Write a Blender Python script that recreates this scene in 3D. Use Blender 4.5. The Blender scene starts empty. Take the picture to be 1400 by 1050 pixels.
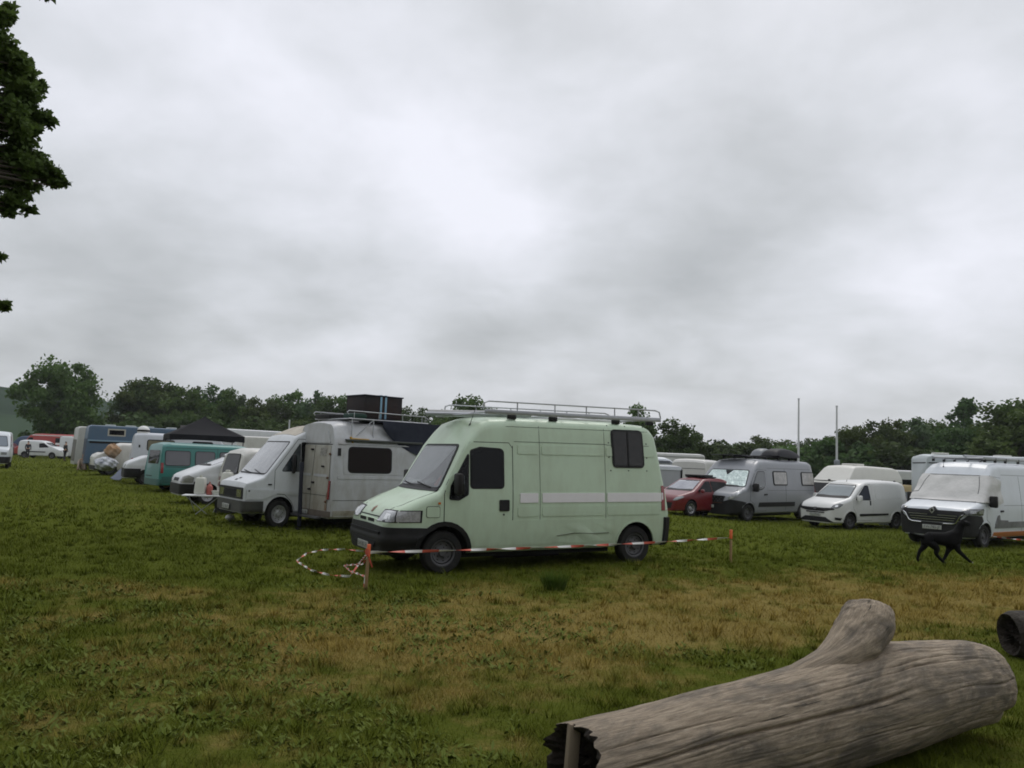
import bpy, bmesh, math, random
import numpy as np
from math import sin, cos, pi, radians as R
from mathutils import Vector, Matrix
from mathutils.bvhtree import BVHTree

# ---------------------------------------------------------------- camera
scene = bpy.context.scene
col = scene.collection
FPX, CX, CY, EYE = 1089., 700., 525., 1.8
PITCH = math.atan(102/FPX); ROLL = math.atan(0.038)
_f = np.array([0, cos(PITCH), sin(PITCH)]); _r0 = np.array([1., 0, 0]); _u0 = np.cross(_r0, _f)
_r = _r0*cos(ROLL)+_u0*sin(ROLL); _u = -_r0*sin(ROLL)+_u0*cos(ROLL)
cd = bpy.data.cameras.new('camera'); cam = bpy.data.objects.new('camera', cd); col.objects.link(cam)
cam.matrix_world = Matrix(((_r[0], _u[0], -_f[0], 0), (_r[1], _u[1], -_f[1], 0), (_r[2], _u[2], -_f[2], EYE), (0, 0, 0, 1)))
cd.sensor_width = 36; cd.lens = FPX/1400*36; cd.clip_end = 6000; cd.clip_start = .05
scene.camera = cam
def raydir(px, py): return _f+_r*(px-CX)/FPX-_u*(py-CY)/FPX
def project(P):
    P = np.asarray(P, float)-np.array([0, 0, EYE]); z = P@_f
    return CX+FPX*(P@_r)/z, CY-FPX*(P@_u)/z, z

# ---------------------------------------------------------------- world, sun, exposure
SUN_EL, SUN_AZ = R(58), R(20)
w = bpy.data.worlds.new('World'); scene.world = w; w.use_nodes = True
nt = w.node_tree; N = nt.nodes; L_ = nt.links
bg = N['Background']; bg.inputs['Strength'].default_value = 0.1
sky = N.new('ShaderNodeTexSky'); sky.sky_type = 'NISHITA'; sky.sun_disc = False
sky.sun_elevation = SUN_EL; sky.sun_rotation = SUN_AZ; sky.dust_density = 3
def wn(t, **k):
    n = N.new(t)
    for a, b in k.items(): setattr(n, a, b)
    return n
tc = wn('ShaderNodeTexCoord'); sep = wn('ShaderNodeSeparateXYZ'); L_.new(tc.outputs['Generated'], sep.inputs[0])
def wm(op, a, b=None, c=None, clamp=False):
    n = wn('ShaderNodeMath', operation=op); n.use_clamp = clamp
    for i, v in enumerate((a, b, c)):
        if v is None: continue
        if isinstance(v, (int, float)): n.inputs[i].default_value = v
        else: L_.new(v, n.inputs[i])
    return n.outputs[0]
zz = wm('MAXIMUM', sep.outputs[2], 0.0); zz = wm('ADD', zz, 0.30)
cmb = wn('ShaderNodeCombineXYZ'); L_.new(wm('DIVIDE', sep.outputs[0], zz), cmb.inputs[0]); L_.new(wm('DIVIDE', sep.outputs[1], zz), cmb.inputs[1])
def wnoise(scale, detail, rough, off, dist=0.0):
    mp = wn('ShaderNodeMapping'); mp.inputs['Location'].default_value = off; L_.new(cmb.outputs[0], mp.inputs[0])
    n = wn('ShaderNodeTexNoise'); n.inputs['Scale'].default_value = scale; n.inputs['Detail'].default_value = detail
    n.inputs['Roughness'].default_value = rough; n.inputs['Distortion'].default_value = dist
    L_.new(mp.outputs[0], n.inputs['Vector']); return n.outputs['Fac']
n1 = wnoise(1.05, 5, .5, (3.1, 7.3, 0), .2); n2 = wnoise(3.0, 5, .52, (11, 2, 5), .25)
base = wm('ADD', wm('MULTIPLY', wm('SUBTRACT', n1, .5), .85), wm('MULTIPLY', wm('SUBTRACT', n2, .5), .62))
n3 = wnoise(7.5, 6, .58, (5, 9, 2), .3)
val = wm('ADD', wm('ADD', base, wm('MULTIPLY', wm('SUBTRACT', n3, .5), .22)), .60)
# broad thin and thick areas of the cloud layer
for (px, py, ax, amp) in ((590, 210, .085, .17), (690, 310, .075, .24), (640, 270, .20, .12), (300, 70, .22, .16), (1080, 90, .25, .10), (60, 200, .12, .05), (150, 400, .12, -.24), (900, 310, .13, -.12), (1080, 300, .15, -.18), (1200, 210, .15, -.14), (1130, 420, .10, .14), (1250, 360, .10, .14), (270, 290, .2, -.11),
                          (1330, 90, .3, .08), (1330, 320, .15, .14), (640, 460, .07, -.16), (900, 430, .08, -.07), (450, 300, .10, -.06), (330, 110, .2, .10), (760, 110, .25, -.03), (1150, 480, .25, -.08), (100, 500, .3, .02)):
    d = raydir(px, py); d = d/np.linalg.norm(d)
    dp = wn('ShaderNodeVectorMath', operation='DISTANCE'); L_.new(tc.outputs['Generated'], dp.inputs[0]); dp.inputs[1].default_value = tuple(d)
    q = wm('DIVIDE', dp.outputs['Value'], ax); q = wm('MULTIPLY', q, q); q = wm('MULTIPLY', q, -1.0); q = wm('EXPONENT', q)
    val = wm('ADD', val, wm('MULTIPLY', q, amp))
ramp = wn('ShaderNodeValToRGB'); cr = ramp.color_ramp
cr.elements[0].position = .15; cr.elements[0].color = (3.2, 3.35, 3.45, 1)
cr.elements[1].position = .95; cr.elements[1].color = (7.3, 7.4, 8.0, 1)
e = cr.elements.new(.42); e.color = (4.45, 4.62, 4.78, 1); e = cr.elements.new(.66); e.color = (5.75, 5.92, 6.25, 1)
L_.new(val, ramp.inputs[0])
mx = wn('ShaderNodeMixRGB'); mx.inputs[0].default_value = .93; L_.new(sky.outputs[0], mx.inputs[1]); L_.new(ramp.outputs[0], mx.inputs[2])
zb_ = wn('ShaderNodeMapRange'); zb_.inputs[1].default_value = .52; zb_.inputs[2].default_value = .95; zb_.inputs[3].default_value = 1.0; zb_.inputs[4].default_value = 1.55; L_.new(sep.outputs[2], zb_.inputs[0])
vm = wn('ShaderNodeVectorMath', operation='SCALE'); L_.new(mx.outputs[0], vm.inputs[0]); L_.new(zb_.outputs[0], vm.inputs['Scale']); L_.new(vm.outputs[0], bg.inputs['Color'])   # an overcast sky is brightest overhead
sd = bpy.data.lights.new('sun', 'SUN'); sd.energy = .6; sd.angle = R(25); sd.color = (1, .97, .92)
sun = bpy.data.objects.new('sun', sd); col.objects.link(sun)
# light travels away from the sky texture's sun (azimuth measured from +Y, clockwise)
_sv = Vector((sin(SUN_AZ)*cos(SUN_EL), cos(SUN_AZ)*cos(SUN_EL), sin(SUN_EL)))
sun.rotation_euler = (-_sv).to_track_quat('-Z', 'Y').to_euler()
vs = scene.view_settings; vs.view_transform = 'Standard'; vs.look = 'None'; vs.exposure = .35; vs.gamma = 1; vs.use_curve_mapping = False
scene.render.engine = 'CYCLES'
scene.cycles.filter_width = 1.8

# ---------------------------------------------------------------- materials
MATS = {}
def mat(name, color, rough=.6, metal=0., noise=None, bump=None, coat=0., spec=.5, obj=True, trans=0.):
    """noise=(scale, amount, color2, detail)   bump=(scale, strength, distance)"""
    if name in MATS: return MATS[name]
    m = bpy.data.materials.new(name); m.use_nodes = True; t = m.node_tree; b = t.nodes['Principled BSDF']
    b.inputs['Base Color'].default_value = (*color, 1); b.inputs['Roughness'].default_value = rough
    b.inputs['Metallic'].default_value = metal; b.inputs['Specular IOR Level'].default_value = spec
    b.inputs['Coat Weight'].default_value = coat; b.inputs['Coat Roughness'].default_value = .08
    tcn = t.nodes.new('ShaderNodeTexCoord'); vec = tcn.outputs['Object']
    if noise:
        s, a, c2 = noise[:3]
        n = t.nodes.new('ShaderNodeTexNoise'); n.inputs['Scale'].default_value = s; n.inputs['Detail'].default_value = 6; n.inputs['Roughness'].default_value = .62
        t.links.new(vec, n.inputs['Vector'])
        mr = t.nodes.new('ShaderNodeMapRange'); mr.inputs[1].default_value = .38; mr.inputs[2].default_value = .72; mr.inputs[4].default_value = a
        t.links.new(n.outputs['Fac'], mr.inputs[0])
        mi = t.nodes.new('ShaderNodeMixRGB'); mi.inputs[1].default_value = (*color, 1); mi.inputs[2].default_value = (*c2, 1)
        t.links.new(mr.outputs[0], mi.inputs[0]); t.links.new(mi.outputs[0], b.inputs['Base Color'])
    if bump:
        n = t.nodes.new('ShaderNodeTexNoise'); n.inputs['Scale'].default_value = bump[0]; n.inputs['Detail'].default_value = 4
        t.links.new(vec, n.inputs['Vector'])
        bp = t.nodes.new('ShaderNodeBump'); bp.inputs['Strength'].default_value = bump[1]; bp.inputs['Distance'].default_value = bump[2]
        t.links.new(n.outputs['Fac'], bp.inputs['Height']); t.links.new(bp.outputs[0], b.inputs['Normal'])
    MATS[name] = m; return m
def paint(name, c, dirt=(.2, .17, .12), amt=.35, rough=.38, low=.9):
    """vehicle paint: mottled grime, thicker on the lower panels, slight panel waviness"""
    if name in MATS: return MATS[name]
    m = bpy.data.materials.new(name); m.use_nodes = True; t = m.node_tree; b = t.nodes['Principled BSDF']; nn = t.nodes; ll = t.links
    tcn = nn.new('ShaderNodeTexCoord'); s = nn.new('ShaderNodeSeparateXYZ'); ll.new(tcn.outputs['Object'], s.inputs[0])
    n = nn.new('ShaderNodeTexNoise'); n.inputs['Scale'].default_value = 2.2; n.inputs['Detail'].default_value = 8; n.inputs['Roughness'].default_value = .68
    mp = nn.new('ShaderNodeMapping'); mp.inputs['Scale'].default_value = (1.6, 1.6, .6); ll.new(tcn.outputs['Object'], mp.inputs[0]); ll.new(mp.outputs[0], n.inputs['Vector'])
    mr = nn.new('ShaderNodeMapRange'); mr.inputs[1].default_value = .42; mr.inputs[2].default_value = .8; mr.inputs[4].default_value = amt; ll.new(n.outputs['Fac'], mr.inputs[0])
    lo = nn.new('ShaderNodeMapRange'); lo.inputs[1].default_value = low; lo.inputs[2].default_value = .25; lo.inputs[4].default_value = amt*1.1; ll.new(s.outputs[2], lo.inputs[0])
    ml = nn.new('ShaderNodeMath'); ml.operation = 'MULTIPLY'; ll.new(lo.outputs[0], ml.inputs[0]); ll.new(n.outputs['Fac'], ml.inputs[1])
    ad = nn.new('ShaderNodeMath'); ad.operation = 'ADD'; ad.use_clamp = True; ll.new(mr.outputs[0], ad.inputs[0]); ll.new(ml.outputs[0], ad.inputs[1])
    mi = nn.new('ShaderNodeMixRGB'); mi.inputs[1].default_value = (*c, 1); mi.inputs[2].default_value = (*dirt, 1); ll.new(ad.outputs[0], mi.inputs[0])
    ll.new(mi.outputs[0], b.inputs['Base Color']); b.inputs['Roughness'].default_value = rough; b.inputs['Coat Weight'].default_value = .25; b.inputs['Coat Roughness'].default_value = .15
    n2 = nn.new('ShaderNodeTexNoise'); n2.inputs['Scale'].default_value = 1.4; n2.inputs['Detail'].default_value = 2; ll.new(tcn.outputs['Object'], n2.inputs['Vector'])
    bp = nn.new('ShaderNodeBump'); bp.inputs['Strength'].default_value = .25; bp.inputs['Distance'].default_value = .03
    ll.new(n2.outputs['Fac'], bp.inputs['Height']); ll.new(bp.outputs[0], b.inputs['Normal'])
    MATS[name] = m; return m
GLASS = mat('dark_glass', (.003, .0035, .004), .08, spec=.20, bump=(2.5, .25, .03), noise=(1.5, .6, (.010, .010, .011)))
GLASSG = mat('tinted_glass', (.03, .04, .045), .05, spec=.9, coat=.6)
RUB = mat('rubber', (.014, .014, .014), .75, noise=(6, .5, (.04, .036, .028)), spec=.25)
BLK = mat('black_plastic', (.011, .011, .012), .55, noise=(3, .3, (.04, .037, .03)), spec=.25)
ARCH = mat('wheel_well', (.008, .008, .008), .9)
CHROME = mat('chrome', (.62, .63, .65), .18, metal=1)
ALU = mat('aluminium', (.42, .43, .45), .4, metal=.6, noise=(5, .4, (.25, .25, .26)))
STEEL = mat('steel_rim', (.085, .085, .09), .5, metal=.3, noise=(8, .5, (.05, .045, .035)))
SILVER = mat('silver_rim', (.42, .42, .43), .35, metal=.5)
LENS = mat('headlamp_lens', (.36, .37, .38), .12, metal=.3, noise=(14, .8, (.12, .13, .13)), coat=1)
REFL = mat('lamp_reflector', (.75, .76, .76), .15, metal=.6)
REDL = mat('red_lens', (.22, .012, .01), .2, coat=.6)
ORL = mat('orange_lens', (.55, .14, .015), .25, coat=.6)
PLATE = mat('number_plate', (.42, .43, .40), .4, noise=(20, .4, (.25, .25, .22)))
PLTXT = mat('plate_lettering', (.03, .03, .035), .5)
SEAM = mat('seam_shadow_gap', (.02, .022, .02), .9)

# ---------------------------------------------------------------- helpers
def tag(o, label=None, cat=None, group=None, kind=None):
    for k, v in (('label', label), ('category', cat), ('group', group), ('kind', kind)):
        if v: o[k] = v
    return o
def empty(name, loc=(0, 0, 0), rz=0, **k):
    o = bpy.data.objects.new(name, None); col.objects.link(o); o.location = loc; o.rotation_euler = (0, 0, rz); o.empty_display_size = .1
    return tag(o, **k)
def link(name, me, parent=None):
    o = bpy.data.objects.new(name, me); col.objects.link(o)
    if parent: o.parent = parent
    return o
class MB:
    """collects primitives, built as ONE mesh object"""
    def __init__(s): s.v = []; s.f = []; s.m = []; s.mats = []
    def mi(s, m):
        if m not in s.mats: s.mats.append(m)
        return s.mats.index(m)
    def add(s, v, f, m):
        b = len(s.v); i = s.mi(m); s.v += [tuple(p) for p in v]; s.f += [tuple(b+k for k in q) for q in f]; s.m += [i]*len(f)
    def box(s, c, d, m, bev=.0, M=None, taper=1.):
        hx, hy, hz = d[0]/2, d[1]/2, d[2]/2
        if bev <= 0: bev = min(hx, hy, hz)*.12
        bm = bmesh.new(); bmesh.ops.create_cube(bm, size=1)
        for v in bm.verts:
            k = taper if v.co.z > 0 else 1
            v.co = Vector((v.co.x*2*hx*k, v.co.y*2*hy*k, v.co.z*2*hz))
        bmesh.ops.bevel(bm, geom=bm.edges[:], offset=bev, segments=2, affect='EDGES', profile=.5)
        T = Matrix.Translation(c) @ (M or Matrix())
        bm.verts.index_update(); s.add([T @ v.co for v in bm.verts], [[v.index for v in f.verts] for f in bm.faces], m); bm.free(); return s
    def tube(s, pts, r, m, n=8, caps=True):
        pts = [Vector(p) for p in pts]; rr = r if hasattr(r, '__len__') else [r]*len(pts); V = []; F = []
        prev = None
        for i, p in enumerate(pts):
            t = (pts[min(i+1, len(pts)-1)]-pts[max(i-1, 0)]).normalized()
            a = prev if prev is not None else (Vector((0, 0, 1)) if abs(t.z) < .9 else Vector((1, 0, 0)))
            x = (a-t*a.dot(t)).normalized(); y = t.cross(x); prev = x
            for k in range(n):
                q = 2*pi*k/n; V.append(p+(x*cos(q)+y*sin(q))*rr[i])
        for i in range(len(pts)-1):
            for k in range(n): F.append((i*n+k, i*n+(k+1) % n, (i+1)*n+(k+1) % n, (i+1)*n+k))
        if caps: F.append(tuple(range(n))[::-1]); F.append(tuple((len(pts)-1)*n+k for k in range(n)))
        s.add(V, F, m); return s
    def lathe(s, prof, m, c=(0, 0, 0), n=24, axis='y'):
        V = []; F = []; P = len(prof)
        for k in range(n):
            q = 2*pi*k/n
            for (r, h) in prof:
                if axis == 'y': V.append((c[0]+r*cos(q), c[1]+h, c[2]+r*sin(q)))
                else: V.append((c[0]+r*cos(q), c[1]+r*sin(q), c[2]+h))
        for k in range(n):
            for j in range(P-1):
                a, b = k*P+j, ((k+1) % n)*P+j; F.append((a, b, b+1, a+1))
        s.add(V, F, m); return s
    def build(s, name, parent=None, ang=35, fix=True):
        me = bpy.data.meshes.new(name); me.from_pydata(s.v, [], s.f)
        for m in s.mats: me.materials.append(m)
        me.polygons.foreach_set('material_index', s.m); me.polygons.foreach_set('use_smooth', [True]*len(s.f))
        if fix:
            bm = bmesh.new(); bm.from_mesh(me); bmesh.ops.recalc_face_normals(bm, faces=bm.faces); bm.to_mesh(me); bm.free()
        me.set_sharp_from_angle(angle=R(ang)); me.update()
        return link(name, me, parent)
def ss(x, a, b):
    t = np.clip((np.asarray(x, float)-a)/(b-a), 0, 1); return t*t*(3-2*t)
def hnoise(x, y, s=1., seed=0):
    """cheap smooth value noise, numpy"""
    x = np.asarray(x, float)*s+seed*17.3; y = np.asarray(y, float)*s+seed*9.1
    xi = np.floor(x); yi = np.floor(y); fx = x-xi; fy = y-yi; fx = fx*fx*(3-2*fx); fy = fy*fy*(3-2*fy)
    def h(a, b): q = np.sin(a*127.1+b*311.7+seed)*43758.5453; return q-np.floor(q)
    return (h(xi, yi)*(1-fx)+h(xi+1, yi)*fx)*(1-fy)+(h(xi, yi+1)*(1-fx)+h(xi+1, yi+1)*fx)*fy
def height(X, Y):
    X = np.asarray(X, float); Y = np.asarray(Y, float)
    h = -.4*ss(X, 3.5, 12)*ss(Y, 13, 27)
    h = h-.12*np.exp(-((X+5)/4)**2-((Y-19)/4)**2)+.07*np.exp(-((X-2.6)/1.6)**2-((Y-14.2)/1.6)**2)
    fade = ss(Y, 0, 2)*(1-ss(Y, 60, 120))
    return h+((hnoise(X, Y, .5, 3)-.5)*.06+(hnoise(X, Y, 1.7, 5)-.5)*.03)*fade*.6
def hz(x, y): return float(height(x, y))
def ground_at(px, py):
    d = raydir(px, py); z = 0
    for _ in range(12):
        t = (z-EYE)/d[2]; x, y = d[0]*t, d[1]*t; z = hz(x, y)
    return x, y, z
# ---------------------------------------------------------------- ground
def grass_color_nodes(t, blade=False):
    nn, ll = t.nodes, t.links
    geo = nn.new('ShaderNodeNewGeometry'); sp = nn.new('ShaderNodeSeparateXYZ'); ll.new(geo.outputs['Position'], sp.inputs[0])
    flat = nn.new('ShaderNodeCombineXYZ'); ll.new(sp.outputs[0], flat.inputs[0]); ll.new(sp.outputs[1], flat.inputs[1])
    def nz(s, d=5, r=.6, off=0):
        n = nn.new('ShaderNodeTexNoise'); n.inputs['Scale'].default_value = s; n.inputs['Detail'].default_value = d; n.inputs['Roughness'].default_value = r
        mp = nn.new('ShaderNodeMapping'); mp.inputs['Location'].default_value = (off, off*1.7, 0); ll.new(flat.outputs[0], mp.inputs[0]); ll.new(mp.outputs[0], n.inputs['Vector']); return n.outputs['Fac']
    def mth(op, a, b=None, cl=False):
        n = nn.new('ShaderNodeMath'); n.operation = op; n.use_clamp = cl
        for i, v in enumerate((a, b)):
            if v is None: continue
            if isinstance(v, (int, float)): n.inputs[i].default_value = v
            else: ll.new(v, n.inputs[i])
        return n.outputs[0]
    def mix(f, a, b):
        n = nn.new('ShaderNodeMixRGB')
        for i, v in enumerate((f, a, b)):
            if isinstance(v, tuple): n.inputs[i].default_value = (*v, 1)
            elif isinstance(v, float): n.inputs[i].default_value = v
            else: ll.new(v, n.inputs[i])
        return n.outputs[0]
    def blob(cx, cy, rx, ry, ang=0):
        c, s = cos(ang), sin(ang)
        dx = mth('SUBTRACT', sp.outputs[0], cx); dy = mth('SUBTRACT', sp.outputs[1], cy)
        u = mth('DIVIDE', mth('ADD', mth('MULTIPLY', dx, c), mth('MULTIPLY', dy, s)), rx)
        v = mth('DIVIDE', mth('ADD', mth('MULTIPLY', dx, -s), mth('MULTIPLY', dy, c)), ry)
        q = mth('ADD', mth('MULTIPLY', u, u), mth('MULTIPLY', v, v)); return mth('EXPONENT', mth('MULTIPLY', q, -1.0))
    # dry worn ground: a broad trodden strip in front of the vans and blotches near the viewer
    dry = mth('MULTIPLY', blob(7.0, 11.4, 9.5, 3.8, R(20)), 1.08)
    dry = mth('ADD', dry, mth('MULTIPLY', blob(0.4, 7.8, 4.6, 2.4), .50))
    dry = mth('ADD', dry, mth('MULTIPLY', blob(-2.4, 5.6, 5.5, 3.8), .17))
    dry = mth('ADD', dry, mth('MULTIPLY', blob(-6.2, 10.2, 2.6, .7), .55))
    dry = mth('ADD', dry, mth('MULTIPLY', blob(-14, 24, 9, 5), .25))
    dry = mth('SUBTRACT', dry, mth('MULTIPLY', blob(3.4, 7.4, 3.2, 1.2, R(25)), .8))
    dry = mth('SUBTRACT', dry, mth('MULTIPLY', blob(7.5, 8.6, 3.0, 1.3, R(10)), .7))
    dry = mth('ADD', dry, mth('MULTIPLY', mth('SUBTRACT', nz(.9, 5, .65, 3), .5), 2.3))
    dry = mth('ADD', dry, mth('MULTIPLY', mth('SUBTRACT', nz(4.5, 4, .6, 8), .5), 1.3))
    mr = nn.new('ShaderNodeMapRange'); mr.inputs[1].default_value = .32; mr.inputs[2].default_value = 1.1; mr.interpolation_type = 'SMOOTHSTEP'; ll.new(dry, mr.inputs[0])
    f = mr.outputs[0]
    big = nz(.25, 4, .55, 5)
    green = mix(mth('MULTIPLY', big, 1.0), (.050, .069, .009), (.098, .114, .019))
    fine = nz(28, 4, .7, 1)
    green = mix(mth('MULTIPLY', mth('SUBTRACT', fine, .35, True), 1.6, True), green, (.135, .150, .032))
    tan = mix(mth('MULTIPLY', nz(13, 5, .7, 2), 1.0), (.165, .126, .036), (.345, .268, .094))
    if not blade: tan = mix(mth('MULTIPLY', mth('SUBTRACT', nz(40, 3, .7, 4), .45, True), 2.5, True), tan, (.07, .055, .018))
    return mix(f, green, tan), fine, f
def ground_mat():
    m = bpy.data.materials.new('meadow_ground'); m.use_nodes = True; t = m.node_tree; b = t.nodes['Principled BSDF']
    c, fine, f = grass_color_nodes(t); t.links.new(c, b.inputs['Base Color']); b.inputs['Roughness'].default_value = .95; b.inputs['Specular IOR Level'].default_value = .0
    bp = t.nodes.new('ShaderNodeBump'); bp.inputs['Strength'].default_value = .9; bp.inputs['Distance'].default_value = .05
    t.links.new(fine, bp.inputs['Height']); t.links.new(bp.outputs[0], b.inputs['Normal']); return m
def grid_mesh(name, xs, ys, zf, m):
    X, Y = np.meshgrid(xs, ys); Z = zf(X, Y); nx, ny = len(xs), len(ys)
    V = np.stack([X, Y, Z], -1).reshape(-1, 3); i = np.arange(nx*ny).reshape(ny, nx)
    F = np.stack([i[:-1, :-1], i[:-1, 1:], i[1:, 1:], i[1:, :-1]], -1).reshape(-1, 4)
    me = np_mesh(name, V, F, m); me.polygons.foreach_set('use_smooth', [True]*len(F)); return me
def np_mesh(name, V, F, m, mi=None):
    me = bpy.data.meshes.new(name); k = F.shape[1]
    me.vertices.add(len(V)); me.vertices.foreach_set('co', np.ascontiguousarray(V, dtype=np.float32).ravel())
    me.loops.add(F.size); me.loops.foreach_set('vertex_index', F.ravel().astype(np.int32))
    me.polygons.add(len(F)); me.polygons.foreach_set('loop_start', np.arange(0, F.size, k, dtype=np.int32))
    try: me.polygons.foreach_set('loop_total', np.full(len(F), k, dtype=np.int32))
    except Exception: pass
    for q in (m if isinstance(m, (list, tuple)) else [m]): me.materials.append(q)
    if mi is not None: me.polygons.foreach_set('material_index', mi.astype(np.int32))
    me.update(calc_edges=True); return me
def axis(near, step, far, grow=1.35):
    a = list(np.arange(0, near, step)); s = step
    while a[-1] < far: s *= grow; a.append(a[-1]+s)
    return np.array(a)
ax_ = axis(20, .4, 1600, 1.16); xs = np.concatenate([-ax_[::-1][:-1], ax_])
ys = np.concatenate([-axis(3, .5, 300, 1.4)[::-1][:-1], axis(32, .35, 2200, 1.15)])
tag(link('ground', grid_mesh('ground', xs, ys, height, ground_mat())), kind='structure')

# ---------------------------------------------------------------- wooded hill far to the left
def hill_mat():
    m = bpy.data.materials.new('hill_woods_and_fields'); m.use_nodes = True; t = m.node_tree; b = t.nodes['Principled BSDF']; nn = t.nodes; ll = t.links
    geo = nn.new('ShaderNodeNewGeometry')
    n = nn.new('ShaderNodeTexNoise'); n.inputs['Scale'].default_value = .07; n.inputs['Detail'].default_value = 6; n.inputs['Roughness'].default_value = .7; ll.new(geo.outputs['Position'], n.inputs['Vector'])
    r = nn.new('ShaderNodeValToRGB'); r.color_ramp.elements[0].position = .35; r.color_ramp.elements[0].color = (.014, .030, .016, 1); r.color_ramp.elements[1].position = .7; r.color_ramp.elements[1].color = (.034, .062, .030, 1)
    ll.new(n.outputs['Fac'], r.inputs[0])
    sp = nn.new('ShaderNodeSeparateXYZ'); ll.new(geo.outputs['Position'], sp.inputs[0])
    mr = nn.new('ShaderNodeMapRange'); mr.inputs[1].default_value = 15; mr.inputs[2].default_value = 12; ll.new(sp.outputs[2], mr.inputs[0])
    mi = nn.new('ShaderNodeMixRGB'); ll.new(mr.outputs[0], mi.inputs[0]); ll.new(r.outputs[0], mi.inputs[1]); mi.inputs[2].default_value = (.034, .060, .030, 1)
    ll.new(mi.outputs[0], b.inputs['Base Color']); b.inputs['Roughness'].default_value = 1; b.inputs['Specular IOR Level'].default_value = 0; return m
def hillz(X, Y):
    D = np.hypot(X, Y); az = X/np.maximum(Y, 1)
    prof = np.interp(az, [-1.6, -.75, -.62, -.56, -.50, -.44, -.3, -.15, .1, .5, .9, 1.6], [20, 36, 37, 36, 31, 29, 24, 18, 13, 10, 8, 8])
    h = prof*ss(D, 330, 640)
    wood = ss(h, 15, 18)
    return -2+h+wood*((hnoise(X, Y, .12, 1)-.5)*7+(hnoise(X, Y, .3, 2)-.5)*4)
hx = np.linspace(-900, 900, 300); hy = np.linspace(300, 900, 130)
tag(link('hill', grid_mesh('hill', hx, hy, hillz, hill_mat())), kind='structure')

# ---------------------------------------------------------------- grass blades and weeds near the viewer
rng = np.random.default_rng(7)
def blades(n, y0, y1, hmin, hmax, wd, power=1.0):
    Y = y0+(y1-y0)*rng.random(n)**power; X = (rng.random(n)*2-1)*(Y*.70+.6)
    clump = hnoise(X, Y, 2.2, 11)*.6+hnoise(X, Y, 6, 12)*.4
    keep = rng.random(n) < np.clip(clump*1.7-.15, .12, 1); X, Y = X[keep], Y[keep]; clump = clump[keep]; n = len(X)
    Z = height(X, Y); h = (hmin+(hmax-hmin)*rng.random(n)**2)*(.5+clump); a = rng.random(n)*2*pi; w_ = wd*(.6+.8*rng.random(n))
    lean = h*(.3+1.0*rng.random(n)); b = rng.random(n)*2*pi
    P0 = np.stack([X-cos_(a)*w_, Y-sin_(a)*w_, Z-.01], -1); P1 = np.stack([X+cos_(a)*w_, Y+sin_(a)*w_, Z-.01], -1)
    P2 = np.stack([X+cos_(b)*lean, Y+sin_(b)*lean, Z+h], -1)
    return np.concatenate([P0, P1, P2], 1).reshape(-1, 3)
cos_, sin_ = np.cos, np.sin
def blade_mat():
    m = bpy.data.materials.new('grass_blades'); m.use_nodes = True; t = m.node_tree; b = t.nodes['Principled BSDF']
    c, fine, f = grass_color_nodes(t, True)
    hs = t.nodes.new('ShaderNodeHueSaturation'); hs.inputs['Value'].default_value = 1.15; hs.inputs['Saturation'].default_value = 1.08; t.links.new(c, hs.inputs['Color']); t.links.new(hs.outputs[0], b.inputs['Base Color'])
    b.inputs['Roughness'].default_value = .8; b.inputs['Specular IOR Level'].default_value = .06; return m
def coarse(n):
    Y = 2.4+20*rng.random(n)**.85; X = (rng.random(n)*2-1)*(Y*.70+.5); V = []
    for i in range(n):
        k = int(rng.integers(14, 34)); r = .03+.07*rng.random(); h = .05+.09*rng.random()**2
        a = rng.random(k)*6.283; q = r*rng.random(k)**.6; b = a+rng.normal(0, .6, k); hh = h*(.5+.6*rng.random(k)); z = hz(X[i], Y[i]); w_ = .0025+.0004*Y[i]
        x = X[i]+cos_(a)*q; y = Y[i]+sin_(a)*q
        V.append(np.concatenate([np.stack([x-w_*cos_(b+1.57), y-w_*sin_(b+1.57), np.full(k, z-.01)], -1), np.stack([x+w_*cos_(b+1.57), y+w_*sin_(b+1.57), np.full(k, z-.01)], -1), np.stack([x+cos_(b)*hh*.8, y+sin_(b)*hh*.8, z+hh], -1)], 1).reshape(-1, 3))
    return np.concatenate(V)
gv = np.concatenate([coarse(3200), blades(170000, 2.2, 8, .02, .075, .0028, .8), blades(170000, 7.5, 17, .03, .09, .005, .8), blades(110000, 16, 45, .05, .13, .012, .8), blades(60000, 44, 105, .08, .18, .03, .8)])
gf = np.arange(len(gv)).reshape(-1, 3)
tag(link('grass', np_mesh('grass', gv, gf, blade_mat())), kind='stuff', label='short mown grass blades growing over the whole field', cat='grass')
def leaf_quads(C, D, U, Lh, Wd):
    """pointed leaf: 4-vert kite from base C along D, width along U"""
    P0 = C; P1 = C+D*Lh[:, None]*.45+U*Wd[:, None]; P2 = C+D*Lh[:, None]; P3 = C+D*Lh[:, None]*.45-U*Wd[:, None]
    P1[:, 2] += Lh*.08; P3[:, 2] += Lh*.08
    return np.stack([P0, P1, P2, P3], 1).reshape(-1, 3)
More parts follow.
